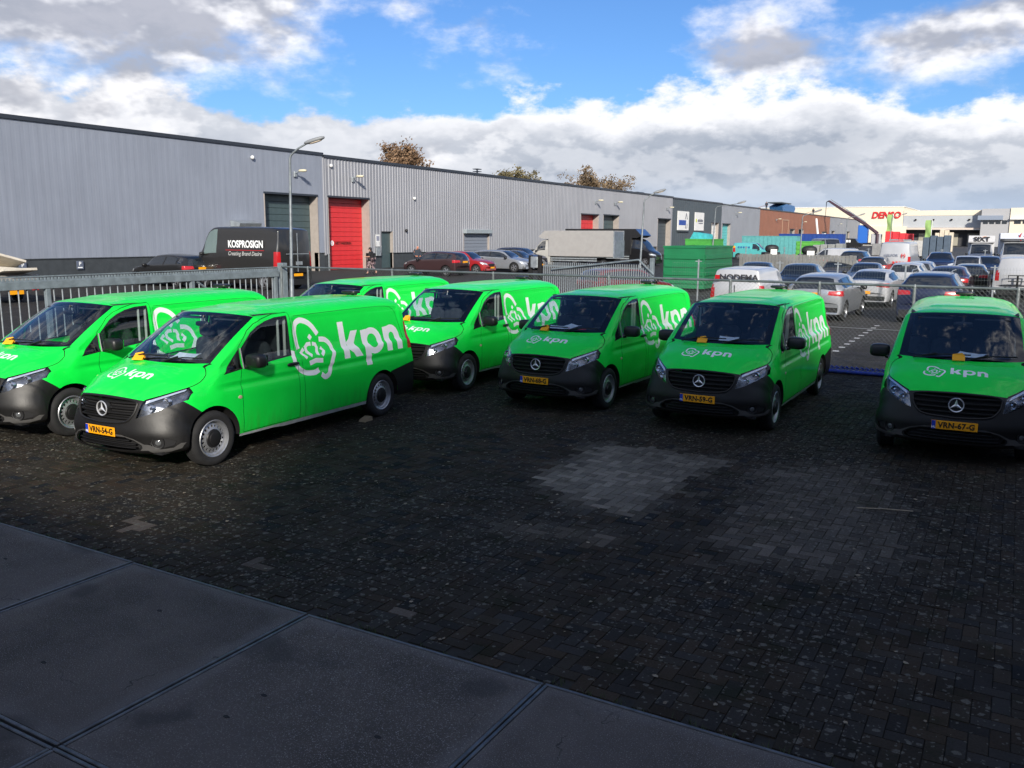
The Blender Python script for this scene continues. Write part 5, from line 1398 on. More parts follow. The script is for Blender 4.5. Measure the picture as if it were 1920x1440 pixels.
_arch = {}
def car_arch(kind):
    if kind in _arch: return _arch[kind]
    D = CARS[kind]; rows = []; fl = {}
    for k, (x, zt, zb, wt, wb, f) in enumerate(D['st']):
        if f: fl[f] = k
        W = D['W']; ws = min(W, wb + .02)
        zlo = min(.62, zb - .08); low = .40 if zb > .6 else .36
        q = [(x, 0, zt + .018), (x, wt * .55, zt + .012), (x, wt, zt - .028), (x, (wt + wb) / 2 + .012, (zt + zb) / 2), (x, wb, zb), (x, ws, min(zlo, zb - .06)), (x, ws - .01, min(low, zb - .10)), (x, ws - .05, .24)]
        rows.append(q)
    P = np.array(rows, float)
    # plan-view rounding of nose and tail
    xmin, xmax = P[..., 0].min(), P[..., 0].max()
    for e, s in ((xmax, 1), (xmin, -1)):
        d = np.clip(1 - np.abs(P[..., 0] - e) / .65, 0, 1)
        if kind == 'cab' and s < 0: continue
        P[..., 0] -= s * d * .20 * (np.abs(P[..., 1]) / D['W']) ** 2.5
    Q = P.transpose(1, 0, 2); mir = Q[1:2].copy(); mir[..., 1] *= -1
    Q, sj = pchip_axis(np.concatenate([mir, Q], 0), [1, 2, 2, 5, 5, 3, 2, 2]); Q = Q[1:]; sj = sj[1:] - 1
    Q = Q.transpose(1, 0, 2)
    ns = [max(1, min(8, int(round(abs(a[0] - b_[0]) / .11)))) for a, b_ in zip(D['st'], D['st'][1:])]
    V, si = pchip_axis(Q, ns)
    N = grid_normals(V)
    first_j = {}
    def region(a, b_, i, j):
        if fl.get('ft', 99) <= a < fl.get('fb', -1) and b_ < 2: return 2
        if 'rb' in fl and fl['rb'] <= a < fl['rt'] and b_ < 2: return 3
        return 0
    s = Shell(V, N, si, sj, region)
    sf = lambda f: abs(f.normal.y) > .2 and f.calc_center_median().y > .3
    # side glass: follows belt and roof rail
    xs = [p[0] for p in D['st']]; zt = [p[1] for p in D['st']]; zb = [p[2] for p in D['st']]
    x0, x1 = D['side']; up = []; lo = []
    for x in np.linspace(x0, x1, 9):
        a = float(np.interp(x, xs, zt)) - .095; c = float(np.interp(x, xs, zb)) + .045
        if a - c > .03: up.append((x, a)); lo.append((x, c))
    # lower windscreen corner piece
    poly = up + lo[::-1]
    s.cut(poly, (0, 2), 4, sf)
    if kind not in ('panelvan', 'cab', 'smallvan'):
        for xc in ((x0 + x1) / 2 - .02, x0 + (x1 - x0) * .12):
            s.cut([(xc - .04, .8), (xc + .04, .8), (xc + .06, 2), (xc - .02, 2)], (0, 2), 5, sf, (4,))
    for ax in D['ax']:
        s.cut(ellipse(ax, D['r'], D['r'] + .055, D['r'] + .055, 22), (0, 2), 9, lambda f: f.calc_center_median().y > .4)
    hx = max(xs); zf = float(np.interp(hx - .18, xs, zb)); W = D['W']
    zh = zf - .02
    s.cut([(W * .58, zh - .11), (W * .60, zh + .015), (W * .80, zh + .07), (W * .97, zh + .09), (W * .97, zh - .02)], (1, 2), 6, lambda f: f.calc_center_median().x > hx - .62, (0,))
    s.cut([(-.02, zh - .02), (W * .50, zh - .03), (W * .46, zh - .17), (-.02, zh - .19)], (1, 2), 7, lambda f: f.calc_center_median().x > hx - .4, (0,))
    s.cut([(-.02, .25), (W * .8, .25), (W * .8, .36), (-.02, .36)], (1, 2), 10, lambda f: f.calc_center_median().x > hx - .5, (0,))
    rx = min(xs); zr = float(np.interp(rx + .10, xs[:4], zb[:4])) if kind != 'cab' else 1
    if kind in ('panelvan',): tl = [(W * .84, .95), (W * .84, 1.55), (W * 1.1, 1.55), (W * 1.1, .95)]
    elif kind == 'smallvan': tl = [(W * .80, .80), (W * .80, 1.25), (W * 1.1, 1.25), (W * 1.1, .80)]
    else: tl = [(W * .52, zr - .12), (W * .55, zr + .0), (W * 1.1, zr + .02), (W * 1.1, zr - .16)]
    if kind != 'cab': s.cut(tl, (1, 2), 8, lambda f: f.calc_center_median().x < rx + .40, (0,))
    if kind == 'smallvan' or kind == 'panelvan':
        for f in s.bm.faces:
            if f[s.rl] == 3: f[s.rl] = 0
    dark_low = mat('car lower trim', (.02, .02, .021), .6)
    M = {}
    g = lambda regs, nm_, m, off=0: arr_mesh(nm_, [s.get(regs, off), mirror_arr(s.get(regs, off))], m)
    one = lambda regs, nm_, m, k, off=0: arr_mesh(nm_, [s.get(regs, off) if k > 0 else mirror_arr(s.get(regs, off))], m)
    M['body'] = g((0,), 'body', M_black); M['windscreen'] = g((2,), 'windscreen', M_glassD)
    if s.get((3,))[0]: M['rear_window'] = g((3,), 'rear_window', M_glassD)
    for k in (1, -1):
        M['side_window%d' % k] = one((4,), 'side_window', M_glassD, k); M['headlight%d' % k] = one((6,), 'headlight', M_lamp, k, .003)
        if s.get((5,))[0]: M['pillar%d' % k] = one((5,), 'pillar', M_black, k, .002)
        if s.get((8,))[0]: M['tail_light%d' % k] = one((8,), 'tail_light', M_red, k, .004)
    if s.get((7,))[0]: M['grille'] = g((7,), 'grille', M_mblack, .002)
    if s.get((10,))[0]: M['lower_intake'] = g((10,), 'lower_intake', M_mblack, .002)
    # end caps, underside
    for tag_, row in (('a', V[0]), ('b', V[-1])):
        b = MB(); b.grid([[(p[0], -p[1], p[2]) for p in row], [(p[0], 0, p[2]) for p in row], [tuple(p) for p in row]]); M['end_panel:' + tag_] = b.mesh('end_panel', M_black)
    b = MB(); xa, xb = min(xs) + .15, max(xs) - .2; b.box(xa, xb, -W + .12, W - .12, .20, .45); M['underbody'] = b.mesh('underbody', M_mblack)
    for k in (1, -1):
        cx, cz = D['side'][1] - .02, float(np.interp(D['side'][1], xs, zb)) + .07
        b = MB(); b.grid(superell(cx, k * (W + .10), cz, .09, .11, .075, .6, 12, 6)); b.tube([(cx + .03, k * (W - .06), cz - .03), (cx + .01, k * (W + .04), cz)], .025, 5)
        M['mirror%d' % k] = b.mesh('mirror', M_black, 50)
    wh = car_wheel(D['r'])
    _arch[kind] = (M, wh, D, (min(xs), max(xs), zr, zh))
    return _arch[kind]

def paint(name, col, rough=.28, metal=.0): return mat('paint ' + name, col, rough, metal=metal, spec=.5, coat=.7, var=.06, vscale=1.5)

def car(kind, name, label, loc, heading, p, scale=1.0, group=None, cat='car', plate=None, plate_front=None, rear_glass=True, rails=False):
    M, wh, D, (rx, fx_, zr, zh) = car_arch(kind)
    t = thing(name, label, cat, (*loc, 0), R(heading), group, scale)
    for k, me in M.items():
        nm_ = k.split(':')[0].rstrip('-1') if k[-1] == '1' else k.split(':')[0]
        o = place(nm_, me, t)
        if nm_ in ('body', 'end_panel'):
            o.material_slots[0].link = 'OBJECT'; o.material_slots[0].material = p
    for ax in D['ax']:
        for k in (1, -1):
            w = place('wheel', wh[0], t, (ax, k * (D['W'] - .11), D['r']), (0, 0, 0 if k > 0 else math.pi)); place('rim', wh[1], w); place('wheel_well', wh[2], w)
    def pl(x, z, rot, txt):
        b = MB(); b.box(0, .012, -.26, .26, -.055, .055); o = place('number_plate', b.mesh('number_plate', M_plate), t, (x, 0, z), (0, 0, rot))
        if txt: place('plate_text', text_mesh(txt, .085, M_ink, .002, .002), o, (.0135, 0, 0), (R(90), 0, R(90)))
    if plate is not None: pl(rx - .012, {'smallvan': .72, 'panelvan': .62}.get(kind, zr - .10 if kind != 'saloon' else .60), math.pi, plate)
    if plate_front is not None: pl(fx_ + .012, .42, 0, plate_front)
    if rails:
        for k in (1, -1):
            b = MB(); b.tube([(-1.5, k * .58, 1.66), (-1.2, k * .6, 1.72), (.1, k * .6, 1.72), (.35, k * .58, 1.63)], .02, 6); b.build('roof_rail', M_galv, t)
    return t

def side_text(t, s, size, m, x, z, y, side, bold=.0, shear=0.0, xs=1.0, nm_='lettering'):
    """lettering on the left (side=+1) or right (-1) flank of a vehicle that heads along +x"""
    me = text_mesh(s, size, m, .004, bold, shear, xs)
    return place(nm_, me, t, (x, side * y, z), (R(90), 0, math.pi if side > 0 else 0))

def rear_text(t, s, size, m, x, y, z, bold=0.0, shear=0.0, xs=1.0, front=False, nm_='lettering'):
    return place(nm_, text_mesh(s, size, m, .004, bold, shear, xs), t, (x, y, z), (R(90), 0, R(90) if front else R(-90)))

def box_truck(name, label, loc, heading, cabp, boxm, scale=1.0, L=4.2, H=3.25, over=True, rearm=None, tail=None, cat='truck'):
    t = car('cab', name, label, loc, heading, cabp, scale, cat=cat)
    W = 1.08; x1 = .70; x0 = x1 - L
    b = MB(); b.box(x0, x1, -W, W, .95, H, bev=.03); bx = b.build('cargo_box', boxm, t)
    if over:
        b = MB(); b.prism([(x1 - .02, 2.42), (x1 + .55, 2.42), (x1 + .95, 2.58), (x1 + .35, H - .02), (x1 - .02, H - .02)], -W + .01, W - .01, 'y'); b.build('roof_nose', boxm, t)
    b = MB(); b.box(x0 - .03, x0 - .002, -W + .02, W - .02, 1.0, H - .06); b.build('rear_shutter', rearm or M_cladC, t)
    if tail: b = MB(); b.box(x0 - .10, x0 - .032, -W + .02, W - .02, .9, 2.3); b.build('tail_lift', tail, t)
    for y in (-W + .03, W - .03):
        b = MB(); b.box(x0 - .05, x0 + .02, y - .04, y + .04, .9, H); b.build('corner_post', M_galv, bx)
    b = MB(); b.box(x0, .9, -.45, .45, .55, .80); b.build('chassis', M_mblack, t)
    for z in (.62, .80):
        for k in (1, -1):
            b = MB(); b.box(x0 + 1.5, x1 - .2, k * .98 - .015, k * .98 + .015, z - .05, z + .05); b.build('side_guard', M_galv, t)
    wh = car_wheel(.36)
    for k in (1, -1):
        w = place('wheel', wh[0], t, (x0 + .95, k * .86, .36), (0, 0, 0 if k > 0 else math.pi)); place('rim', wh[1], w); place('wheel_well', wh[2], w)
    return t

def container(name, label, x0, x1, y0, y1, H, m, rib=.30, open_top=True, cat='container', ribax='z', rot=0.0):
    """open steel container with pressed ribs; ribs run level when ribax is z"""
    t = thing(name, label, cat, ((x0 + x1) / 2, (y0 + y1) / 2, 0), rot)
    a, c = (x1 - x0) / 2, (y1 - y0) / 2
    b = MB(); b.box(-a, a, -c, c, .18, .30); b.build('floor_frame', m, t)
    for nm_, (bx0, bx1, by0, by1) in (('wall', (-a, a, -c, -c + .04)), ('wall', (-a, a, c - .04, c)), ('wall', (-a, -a + .04, -c + .041, c - .041)), ('wall', (a - .04, a, -c + .041, c - .041))):
        b = MB(); b.box(bx0, bx1, by0, by1, .301, H); w = b.build('wall', m, t)
        alongx = (bx1 - bx0) > (by1 - by0); out = -1 if (by0 < 0 and alongx) or (bx0 < 0 and not alongx) else 1
        if ribax == 'z':
            z = .42
            while z < H - .15:
                b = MB()
                if alongx: b.box(bx0 + .05, bx1 - .05, (by0 if out < 0 else by1) - (.05 if out < 0 else 0), (by0 if out < 0 else by1) + (0 if out < 0 else .05), z, z + rib * .5, bev=.012)
                else: b.box((bx0 if out < 0 else bx1) - (.05 if out < 0 else 0), (bx0 if out < 0 else bx1) + (0 if out < 0 else .05), by0 + .05, by1 - .05, z, z + rib * .5, bev=.012)
                b.build('rib', m, w); z += rib
        else:
            L0, L1 = (bx0, bx1) if alongx else (by0, by1); q = L0 + .15
            while q < L1 - .2:
                b = MB()
                if alongx: b.box(q, q + rib * .45, (by0 if out < 0 else by1) - (.05 if out < 0 else 0), (by0 if out < 0 else by1) + (0 if out < 0 else .05), .31, H - .05, bev=.01)
                else: b.box((bx0 if out < 0 else bx1) - (.05 if out < 0 else 0), (bx0 if out < 0 else bx1) + (0 if out < 0 else .05), q, q + rib * .45, .31, H - .05, bev=.01)
                b.build('rib', m, w); q += rib
    b = MB()
    for (p0, p1) in (((-a - .04, -c - .04), (a + .04, -c + .04)), ((-a - .04, c - .04), (a + .04, c + .04)), ((-a - .04, -c + .041), (-a + .04, c - .041)), ((a - .04, -c + .041), (a + .04, c - .041))): b.box(p0[0], p1[0], p0[1], p1[1], H, H + .10)
    b.build('top_frame', m, t)
    if not open_top: b = MB(); b.box(-a + .05, a - .05, -c + .05, c - .05, H - .05, H + .05); b.build('lid', m, t)
    return t

P_black = paint('black', (.010, .010, .011)); P_dkblue = paint('dark blue', (.012, .020, .055)); P_blue = paint('royal blue', (.006, .012, .045)); P_silver = paint('silver', (.33, .35, .38), .3, .5); P_white = paint('white', (.42, .43, .45))
P_maroon = paint('dark maroon', (.045, .018, .022)); P_red = paint('red', (.30, .018, .022)); P_brown = paint('brown plum', (.050, .026, .028), .25, .2); P_grey = paint('slate grey', (.085, .095, .11)); P_bluegrey = paint('blue grey', (.07, .09, .13)); P_dkgrey = paint('charcoal grey', (.028, .030, .034))
P_teal = paint('teal', (.08, .38, .38)); M_kblack = paint('van black', (.016, .015, .014), .35)

# by the warehouse wall, left to right
t = thing('flatbed_trailer', 'small flatbed trailer loaded with pale boards at the left edge', 'trailer', (-36.2, 20.4, 0), R(180))
b = MB(); b.box(-1.2, 2.4, -1.0, 1.0, .55, .68); b.build('bed', mat('trailer bed', (.16, .15, .14), .7), t)
for (xa, xb, ya, yb) in ((-1.2, 2.4, -1.03, -1.0), (-1.2, 2.4, 1.0, 1.03), (-1.25, -1.2, -1.0, 1.0)):
    b = MB(); b.box(xa, xb, ya, yb, .69, 1.15, bev=.008); b.build('side_board', mat('weathered rail', (.30, .29, .27), .7, var=.2), t)
for k in (1, -1):
    wh = car_wheel(.32); w = place('wheel', wh[0], t, (.4, k * 1.0, .32), (0, 0, 0 if k > 0 else math.pi)); place('rim', wh[1], w)
    b = MB(); b.box(-1.28, -1.25, k * .8 - .14, k * .8 + .14, .52, .64); b.build('tail_light', M_red, t)
b = MB(); b.box(-1.28, -1.25, -.30, .30, .38, .54); b.build('number_plate', M_plate, t)
for k, (x, z, a) in enumerate(((-.6, 1.2, .18), (.2, 1.35, .05), (1.2, 1.45, -.1), (.6, 1.6, .25))):
    b = MB(); b.box(-1.1, 1.1, -.7, .7, -.05, .05, bev=.01); o = b.build('pale_board', mat('pale board', (.60, .55, .46), .7, var=.15), None, None, (-36.2 - x, 20.4 + .1 * k, z), (.1 * k, a, R(180)))
    tag(o, ['rearmost pale board on the flatbed trailer', 'second pale board from the tail of the flatbed trailer', 'foremost pale board on the flatbed trailer', 'topmost pale board on the flatbed trailer'][k], 'board', 'boards on the trailer')
car('hatch', 'hatchback', 'black hatchback parked left of the black panel van', (-40.3, 32.3), 180, P_black, 1.18, plate='')
k_ = car('panelvan', 'panel_van', 'tall black panel van with white serif lettering on its side', (-35.6, 33.6), 178, M_kblack, 1.18, cat='van', plate='')
k_.scale = (1.18, 1.18, 1.26)
for o_ in k_.children:
    if o_.name.startswith('side_window'): o_.material_slots[0].link = 'OBJECT'; o_.material_slots[0].material = mat('painted window light', (.13, .18, .175), .1, coat=.6)  # opaque pale tone painted for daylight seen through the cab windows
side_text(k_, 'KOSPROSIGN', .40, M_white, -.85, 1.83, 1.035, 1, .012, xs=.92)
b = MB(); b.box(-2.0, .45, .99, 1.0, 1.58, 1.605); b.build('red_line', M_red, k_, None, (0, .03, 0))
side_text(k_, 'Creating Brand Desire', .235, mat('lettering grey', (.45, .45, .44), .5), -.78, 1.45, 1.035, 1, .002, shear=.25)
b = MB(); b.box(-2.975, -2.955, -.66, .66, 1.45, 1.48); b.box(-2.975, -2.955, -.012, .012, .75, 2.3); b.build('door_seam', M_galv, k_)
b = MB(); b.box(-2.99, -2.965, -.25, .12, 1.02, 1.16); b.build('small_label', M_galv, k_)
car('hatch', 'crossover', 'dark plum crossover with its tail to the yard beside the red car', (-35.9, 51.3), 181, P_brown, 1.16, plate='')
car('hatch', 'small_car', 'red car parked nose out beside the plum crossover', (-36.1, 55.4), 2, P_red, 1.12, plate_front='')
car('estate', 'estate_car', 'silver car parked nose out right of the red car', (-35.6, 60.0), 1, P_silver, 1.14, plate_front=None)
car('saloon', 'saloon_car', 'dark saloon between the silver car and the dark blue estate', (-36.8, 64.2), 2, P_dkgrey, 1.10, plate_front='')
car('suv', 'tall_estate', 'dark blue tall estate next to the white box truck', (-38.8, 68.6), 1, P_dkblue, 1.08, plate_front=None)
wt = box_truck('box_truck', 'white box truck with a sloping roof nose behind the palisade gate', (-36.2, 71.5), 181, paint('ivory', (.42, .41, .38)), mat('box ivory', (.32, .31, .30), .55, var=.05), 1.06, 6.0, 3.1, rearm=mat('rear slate', (.13, .15, .19), .4, var=.2), tail=mat('lift slate', (.16, .18, .22), .4, var=.2))
bt = box_truck('box_truck', 'black box truck with a blue tinted roof nose next to the green container', (-33.2, 80.3), -2, P_black, mat('box black', (.012, .012, .013), .5, var=.2), 1.10, 6.6, 3.2)
b = MB(); b.prism([(1.28, 2.62), (1.68, 2.62), (1.10, 3.16), (1.06, 3.16)], -1.0, 1.0, 'y'); b.build('nose_panel', mat('nose blue', (.035, .075, .19), .3, coat=.5), bt, None, (.0, .0, .01))
car('hatch', 'small_car', 'red car half hidden behind the palisade gate', (-14.2, 34.2), 60, paint('dull red', (.13, .012, .015)), 1.05, plate=None)
gc = container('steel_container', 'big bright green ribbed container behind the chain link fence', -16.05, -13.85, 43.6, 48.5, 2.25, mat('container green', (.008, .165, .060), .5, var=.12, vscale=1.2), .42)
g2 = container('waste_skip', 'light green open skip behind the big green container', -28.4, -25.8, 83, 87, 2.5, mat('skip green', (.06, .33, .05), .55, var=.15), .5, cat='skip')
b = MB(); b.prism([(-.9, 0), (1.0, 0), (.85, .55), (-.5, .75)], -.9, .9, 'y'); tag(b.build('teal_bag', mat('teal sheet', (.05, .42, .45), .6, var=.2), None, None, (-27.3, 84.5, 2.5)), 'teal sheet heaped on the light green skip', 'sheet')

# cars on the right, nearest first
nd = car('smallvan', 'small_van', 'white small van with its back doors to the fence, beside the green container', (-8.0, 30.9), 88, P_white, 1.0, cat='van', plate=None)
rear_text(nd, 'NODEMA', .27, mat('lettering dark', (.03, .03, .035), .5), -2.160, -.12, 1.50, .010, xs=1.12); b = MB(); b.box(-2.172, -2.10, .52, .68, 1.42, 1.58); b.build('red_mark', M_red, nd)
b = MB(); b.box(-2.172, -2.150, -.008, .008, .7, 1.25); b.build('door_seam', M_gap, nd)
car('hatch', 'hatchback', 'silver hatchback with its tail to the fence in front of the wire panels', (-5.85, 33.0), 87, P_silver, 1.08, plate='')
car('suv', 'suv', 'navy blue car with roof rails right of the silver hatchback', (-2.45, 33.9), 89, P_blue, 1.02, plate=None, rails=True)
car('saloon', 'saloon_car', 'white saloon behind the wire fence with a red tail light showing', (-5.2, 40.5), 86, P_white, 1.04, plate='')
car('hatch', 'hatchback', 'black liftback facing the camera behind the white small van', (-8.75, 42.2), -86, P_black, 1.10, plate_front='')
car('saloon', 'saloon_car', 'black saloon behind the white small van, left of the liftback', (-11.9, 46.5), -84, P_black, 1.06, plate_front=None)
car('estate', 'estate_car', 'plum car between two black cars at the back of the row', (-12.2, 54.5), 88, P_maroon, 1.04)
car('suv', 'suv', 'dark blue tall car directly behind the black liftback', (-8.6, 51.8), -88, P_dkblue, 1.0)
car('saloon', 'saloon_car', 'blue grey saloon facing the camera left of the white saloon', (-7.0, 50.2), -87, P_bluegrey, 1.04)
car('suv', 'suv', 'black boxy off roader with its tail to the camera', (-11.0, 73.4), 88, P_black, 1.10)
car('estate', 'estate_car', 'dark grey estate in front of the white and red van', (-8.3, 64.0), 89, P_dkgrey, 1.06)
car('suv', 'pickup_car', 'white high car in the middle of the lot behind the white saloon', (-4.95, 51.0), 88, P_white, .94)
car('hatch', 'hatchback', 'pale grey hatchback just behind the white high car', (-4.9, 57.2), 88, P_silver, 1.0)
car('suv', 'suv', 'slate blue high car in front of the grey fence panels', (-5.2, 75.2), -88, P_dkblue, 1.06)
car('smallvan', 'people_carrier', 'white people carrier with a bright windscreen near the right', (-2.75, 62.4), -89, P_white, .94, cat='car')
car('suv', 'suv', 'dark car right of the white people carrier', (-1.75, 66.4), -88, P_dkblue, 1.0)
car('saloon', 'saloon_car', 'purple black car with its tail to the fence near the right', (-2.75, 46.6), 89, P_maroon, 1.06)
car('hatch', 'hatchback', 'black car squeezed behind the purple black one', (-2.1, 52.4), 89, P_black, 1.02)
bv = car('panelvan', 'panel_van', 'white van with a red lower half and a ladder on its roof', (-7.3, 68.2), 88, P_white, 1.0, cat='van')
b = MB(); b.box(-2.985, -2.955, -.99, .99, .45, 1.05, bev=.01); b.build('red_panel', mat('signal red', (.60, .03, .03), .4), bv)
for k in range(9):
    b = MB(); b.prism([(-.95 + k * .21, 1.06), (-.83 + k * .21, 1.06), (-.75 + k * .21, 1.22), (-.87 + k * .21, 1.22)], -2.985, -2.955, 'x'); b.build('stripe', mat('signal red', (.60, .03, .03), .4), bv)
rear_text(bv, 'BELFOR', .25, mat('lettering grey blue', (.20, .22, .28), .5), -2.985, .18, 1.62, .004); rear_text(bv, '(•)', .30, mat('signal red', (.60, .03, .03), .4), -2.985, -.58, 1.63, .012)
b = MB()
for y in (-.45, .45): b.box(-2.4, 1.0, y - .03, y + .03, 2.62, 2.72)
for k in range(9): b.box(-2.3 + k * .38, -2.25 + k * .38, -.42, .42, 2.64, 2.69)
b.build('ladder', M_galv, bv)
wv = car('smallvan', 'small_van', 'white van with red stripes pointing left behind the black off roader', (-14.0, 79.2), 178, P_white, 1.05, cat='van')
for k in range(12):
    b = MB(); b.prism([(-1.7 + k * .27, .72), (-1.55 + k * .27, .72), (-1.45 + k * .27, .90), (-1.60 + k * .27, .90)], .905, .915, 'y'); b.build('stripe', mat('signal red', (.60, .03, .03), .4), wv)
sx = box_truck('box_truck', 'white rental box truck with dark letters above its cab', (-3.1, 92.5), -88, P_white, mat('box white', (.50, .50, .51), .5, var=.04), 1.0, 4.6, 3.05, over=False)
b = MB(); b.prism([(.70, 2.40), (1.25, 2.40), (1.30, 2.50), (1.05, 3.03), (.70, 3.03)], -1.06, 1.06, 'y'); b.build('roof_nose', mat('box white', (.66, .66, .66), .5), sx)
rear_text(sx, 'SIXT', .58, mat('lettering black', (.01, .01, .012), .5), 1.31, 0, 2.70, .022, front=True, xs=1.1); b = MB(); b.prism([(-.10, 2.92), (.45, 3.02), (.2, 2.93)], 1.27, 1.31, 'x'); b.build('orange_stroke', M_amber, sx)
rt = box_truck('box_truck', 'pale box truck with a round red and blue mark at the right edge', (-.3, 83.0), -88, P_white, mat('box pale', (.60, .62, .66), .5, var=.04), 1.08, 5.0, 3.0, over=True)
rear_text(rt, '( • )', .55, M_red, 1.48, .55, 2.75, .02, front=True)
cv = car('smallvan', 'small_van', 'white van with a black cycle rack on its tail at the right edge', (.15, 49.2), 88, P_white, 1.08, cat='van')
b = MB(); b.tube([(-2.35, -.5, .5), (-2.35, .5, .5)], .03, 6); b.tube([(-2.3, 0, .4), (-2.4, 0, 1.05)], .04, 6); b.tube([(-2.4, -.35, 1.05), (-2.4, .35, 1.05), (-2.4, .35, .8), (-2.4, -.35, .8), (-2.4, -.35, 1.05)], .025, 6); b.tube([(-2.2, -.8, .35), (-2.35, -.4, .55)], .03, 6); b.tube([(-2.2, .8, .35), (-2.35, .4, .55)], .03, 6); b.build('cycle_rack', M_black, cv)

# around the brown unit
tc_ = container('steel_container', 'long teal ribbed container in front of the brown unit', -32.6, -25.4, 118.5, 121.2, 2.85, mat('container teal', (.10, .34, .34), .5, var=.1), .55, ribax='v')
tc2 = container('steel_container', 'dark blue container standing behind the teal one', -31.8, -22.6, 136, 139, 3.2, mat('container blue', (.012, .05, .24), .5, var=.1), .6, ribax='v')
tv = car('smallvan', 'small_van', 'teal van with a yellow mark left of the teal container', (-29.2, 111.5), 2, P_teal, 1.15, cat='van')
b = MB(); b.box(-2.0, -1.75, -.922, -.905, 1.25, 1.45); b.build('yellow_mark', M_plate, tv)
for k in range(5): b = MB(); b.box(-1.45 + k * .28, -1.28 + k * .28, -.922, -.905, 1.22, 1.42); b.build('blue_mark', mat('lettering blue', (.02, .12, .30), .5), tv)
sv = car('panelvan', 'panel_van', 'silver van with its bonnet open behind the light green skip', (-20.6, 113), -60, P_silver, 1.05, cat='van')
container('waste_skip', 'round backed lime green skip beside the silver van', -22.2, -19.6, 103.5, 106, 2.25, mat('skip lime', (.09, .36, .05), .55, var=.1), .5, cat='skip')
def small_three_wheeler(label, loc, a):
    t = thing('piled_cart', label, 'cart', loc, a)
    b = MB(); b.box(-.9, .9, -.6, .6, .45, 1.2, bev=.08); b.build('load_bed', M_black, t, None)
    b = MB(); b.grid(superell(.1, 0, 1.55, .75, .55, .45, .8, 12, 8)); b.build('black_load', mat('tarpaulin', (.015, .015, .017), .6, bump=.6, bscale=8), t, 60)
    b = MB(); b.box(-.2, .5, -.62, -.60, .9, 1.5); b.build('pale_panel', M_whitep, t)
    wh = car_wheel(.28)
    for x, y in ((.6, .55), (.6, -.55), (-.6, .55), (-.6, -.55)): place('wheel', wh[0], t, (x, y, .28))
small_three_wheeler('black loaded cart parked in front of the teal container', (-23.6, 97.6, 0), R(30))
small_three_wheeler('black loaded cart with a pale box in front of the lime green skip', (-18.0, 89.5, 0), R(20))
# crane lorry
t = thing('crane_lorry', 'lorry with a long folding crane reaching over the roofs', 'lorry', (-36.0, 250, 0), R(0))
b = MB(); b.box(-7, 1.5, -1.3, 1.3, .9, 1.3); b.build('chassis', M_mblack, t)
b = MB(); b.box(-1.6, .8, -1.3, 1.3, 1.3, 6.0, bev=.1); b.build('blue_body', mat('lorry blue', (.02, .13, .50), .45), t)
b = MB(); b.box(1.8, 4.2, -1.3, 1.3, .9, 3.8, bev=.15); b.build('cab', P_white, t); b = MB(); b.box(4.21, 4.24, -1.1, 1.1, 2.3, 3.5); b.build('windscreen', M_glassD, t)
M_crane = mat('crane plum', (.060, .030, .045), .5, var=.2)
b = MB(); b.tube([(3.4, -1.5, 1.2), (3.4, -1.5, 3.8)], .35, 8); b.tube([(3.4, -1.5, 3.8), (.3, -1.5, 6.2)], [.42, .40], 6); b.build('crane_column', M_crane, t)
b = MB(); b.tube([(.3, -1.5, 6.2), (-5.6, -1.5, 9.9), (-9.4, -1.5, 12.4)], [.45, .38, .26], 6); b.build('crane_boom', M_crane, t)
b = MB(); b.tube([(.2, -1.5, 6.8), (-4.8, -1.5, 10.1)], .16, 6); b.tube([(-4.8, -1.5, 10.1), (-8.9, -1.5, 12.8)], .10, 6); b.build('boom_ram', M_galv, t)
b = MB(); b.tube([(-9.4, -1.5, 12.4), (-10.0, -1.5, 12.1), (-10.1, -1.5, 7.2)], [.2, .12, .04], 5); b.build('hoist_cable', M_mblack, t)
for x in (-5.5, -4.2, 3.0):
    for y in (1.1, -1.1): b = MB(); b.lathe([(.2, -.15), (.5, -.15), (.5, .15), (.2, .15)], 16); b.build('wheel', M_tyre, t, None, (x, y, .5))
t = thing('panel_van', 'black van with white letters parked below the crane', 'van', (-37.5, 236, 0), 0); b = MB(); b.prism([(-3, .4), (3, .4), (3.1, 1.3), (2.2, 1.5), (1.4, 2.5), (-3, 2.6)], -1.1, 1.1, 'y'); b.build('body', P_black, t)
for k in range(4): b = MB(); b.box(-1.9 + k * .62, -1.42 + k * .62, -1.13, -1.105, 1.55, 2.15); b.build('white_mark', M_white, t)
for x in (-2, 2): b = MB(); b.lathe([(.15, -.12), (.4, -.12), (.4, .12), (.15, .12)], 14); b.build('wheel', M_tyre, t, None, (x, -1.05, .4))
t = thing('tilted_pole', 'leaning pale double pole in front of the last grey unit', 'pole', (-36, 190, 0)); b = MB(); b.tube([(0, 0, 0), (-1.2, 1, 6.6)], .22, 6); b.build('pole', M_whitep, t); b = MB(); b.tube([(.5, 0, 0), (.9, 0, 3.6)], .22, 6); b.build('prop', M_whitep, t)
# flags
for lab, x, y, h in (('lime green banner flag in front of the red factory letters', -23.1, 197, 7.6), ('lime green banner flag right of the factory letters', -15.2, 190, 6.3)):
    t = thing('banner_flag', lab, 'flag', (x, y, 0), 0, 'green banner flags')
    b = MB(); b.tube([(0, 0, 0), (0, 0, h)], .08, 6); b.build('mast', M_whitep, t)
    P = [[(.05 - w * 1.15 + .08 * math.sin(z * 2 + w * 3), .12 * math.sin(z * 1.7 + w * 4), h - .1 - z) for w in (0, .25, .5, .75, 1)] for z in np.linspace(0, h * .62, 14)]
    b = MB(); b.grid(P); b.build('cloth', mat('lime cloth', (.25, .40, .13), .8, var=.1), t, 60)
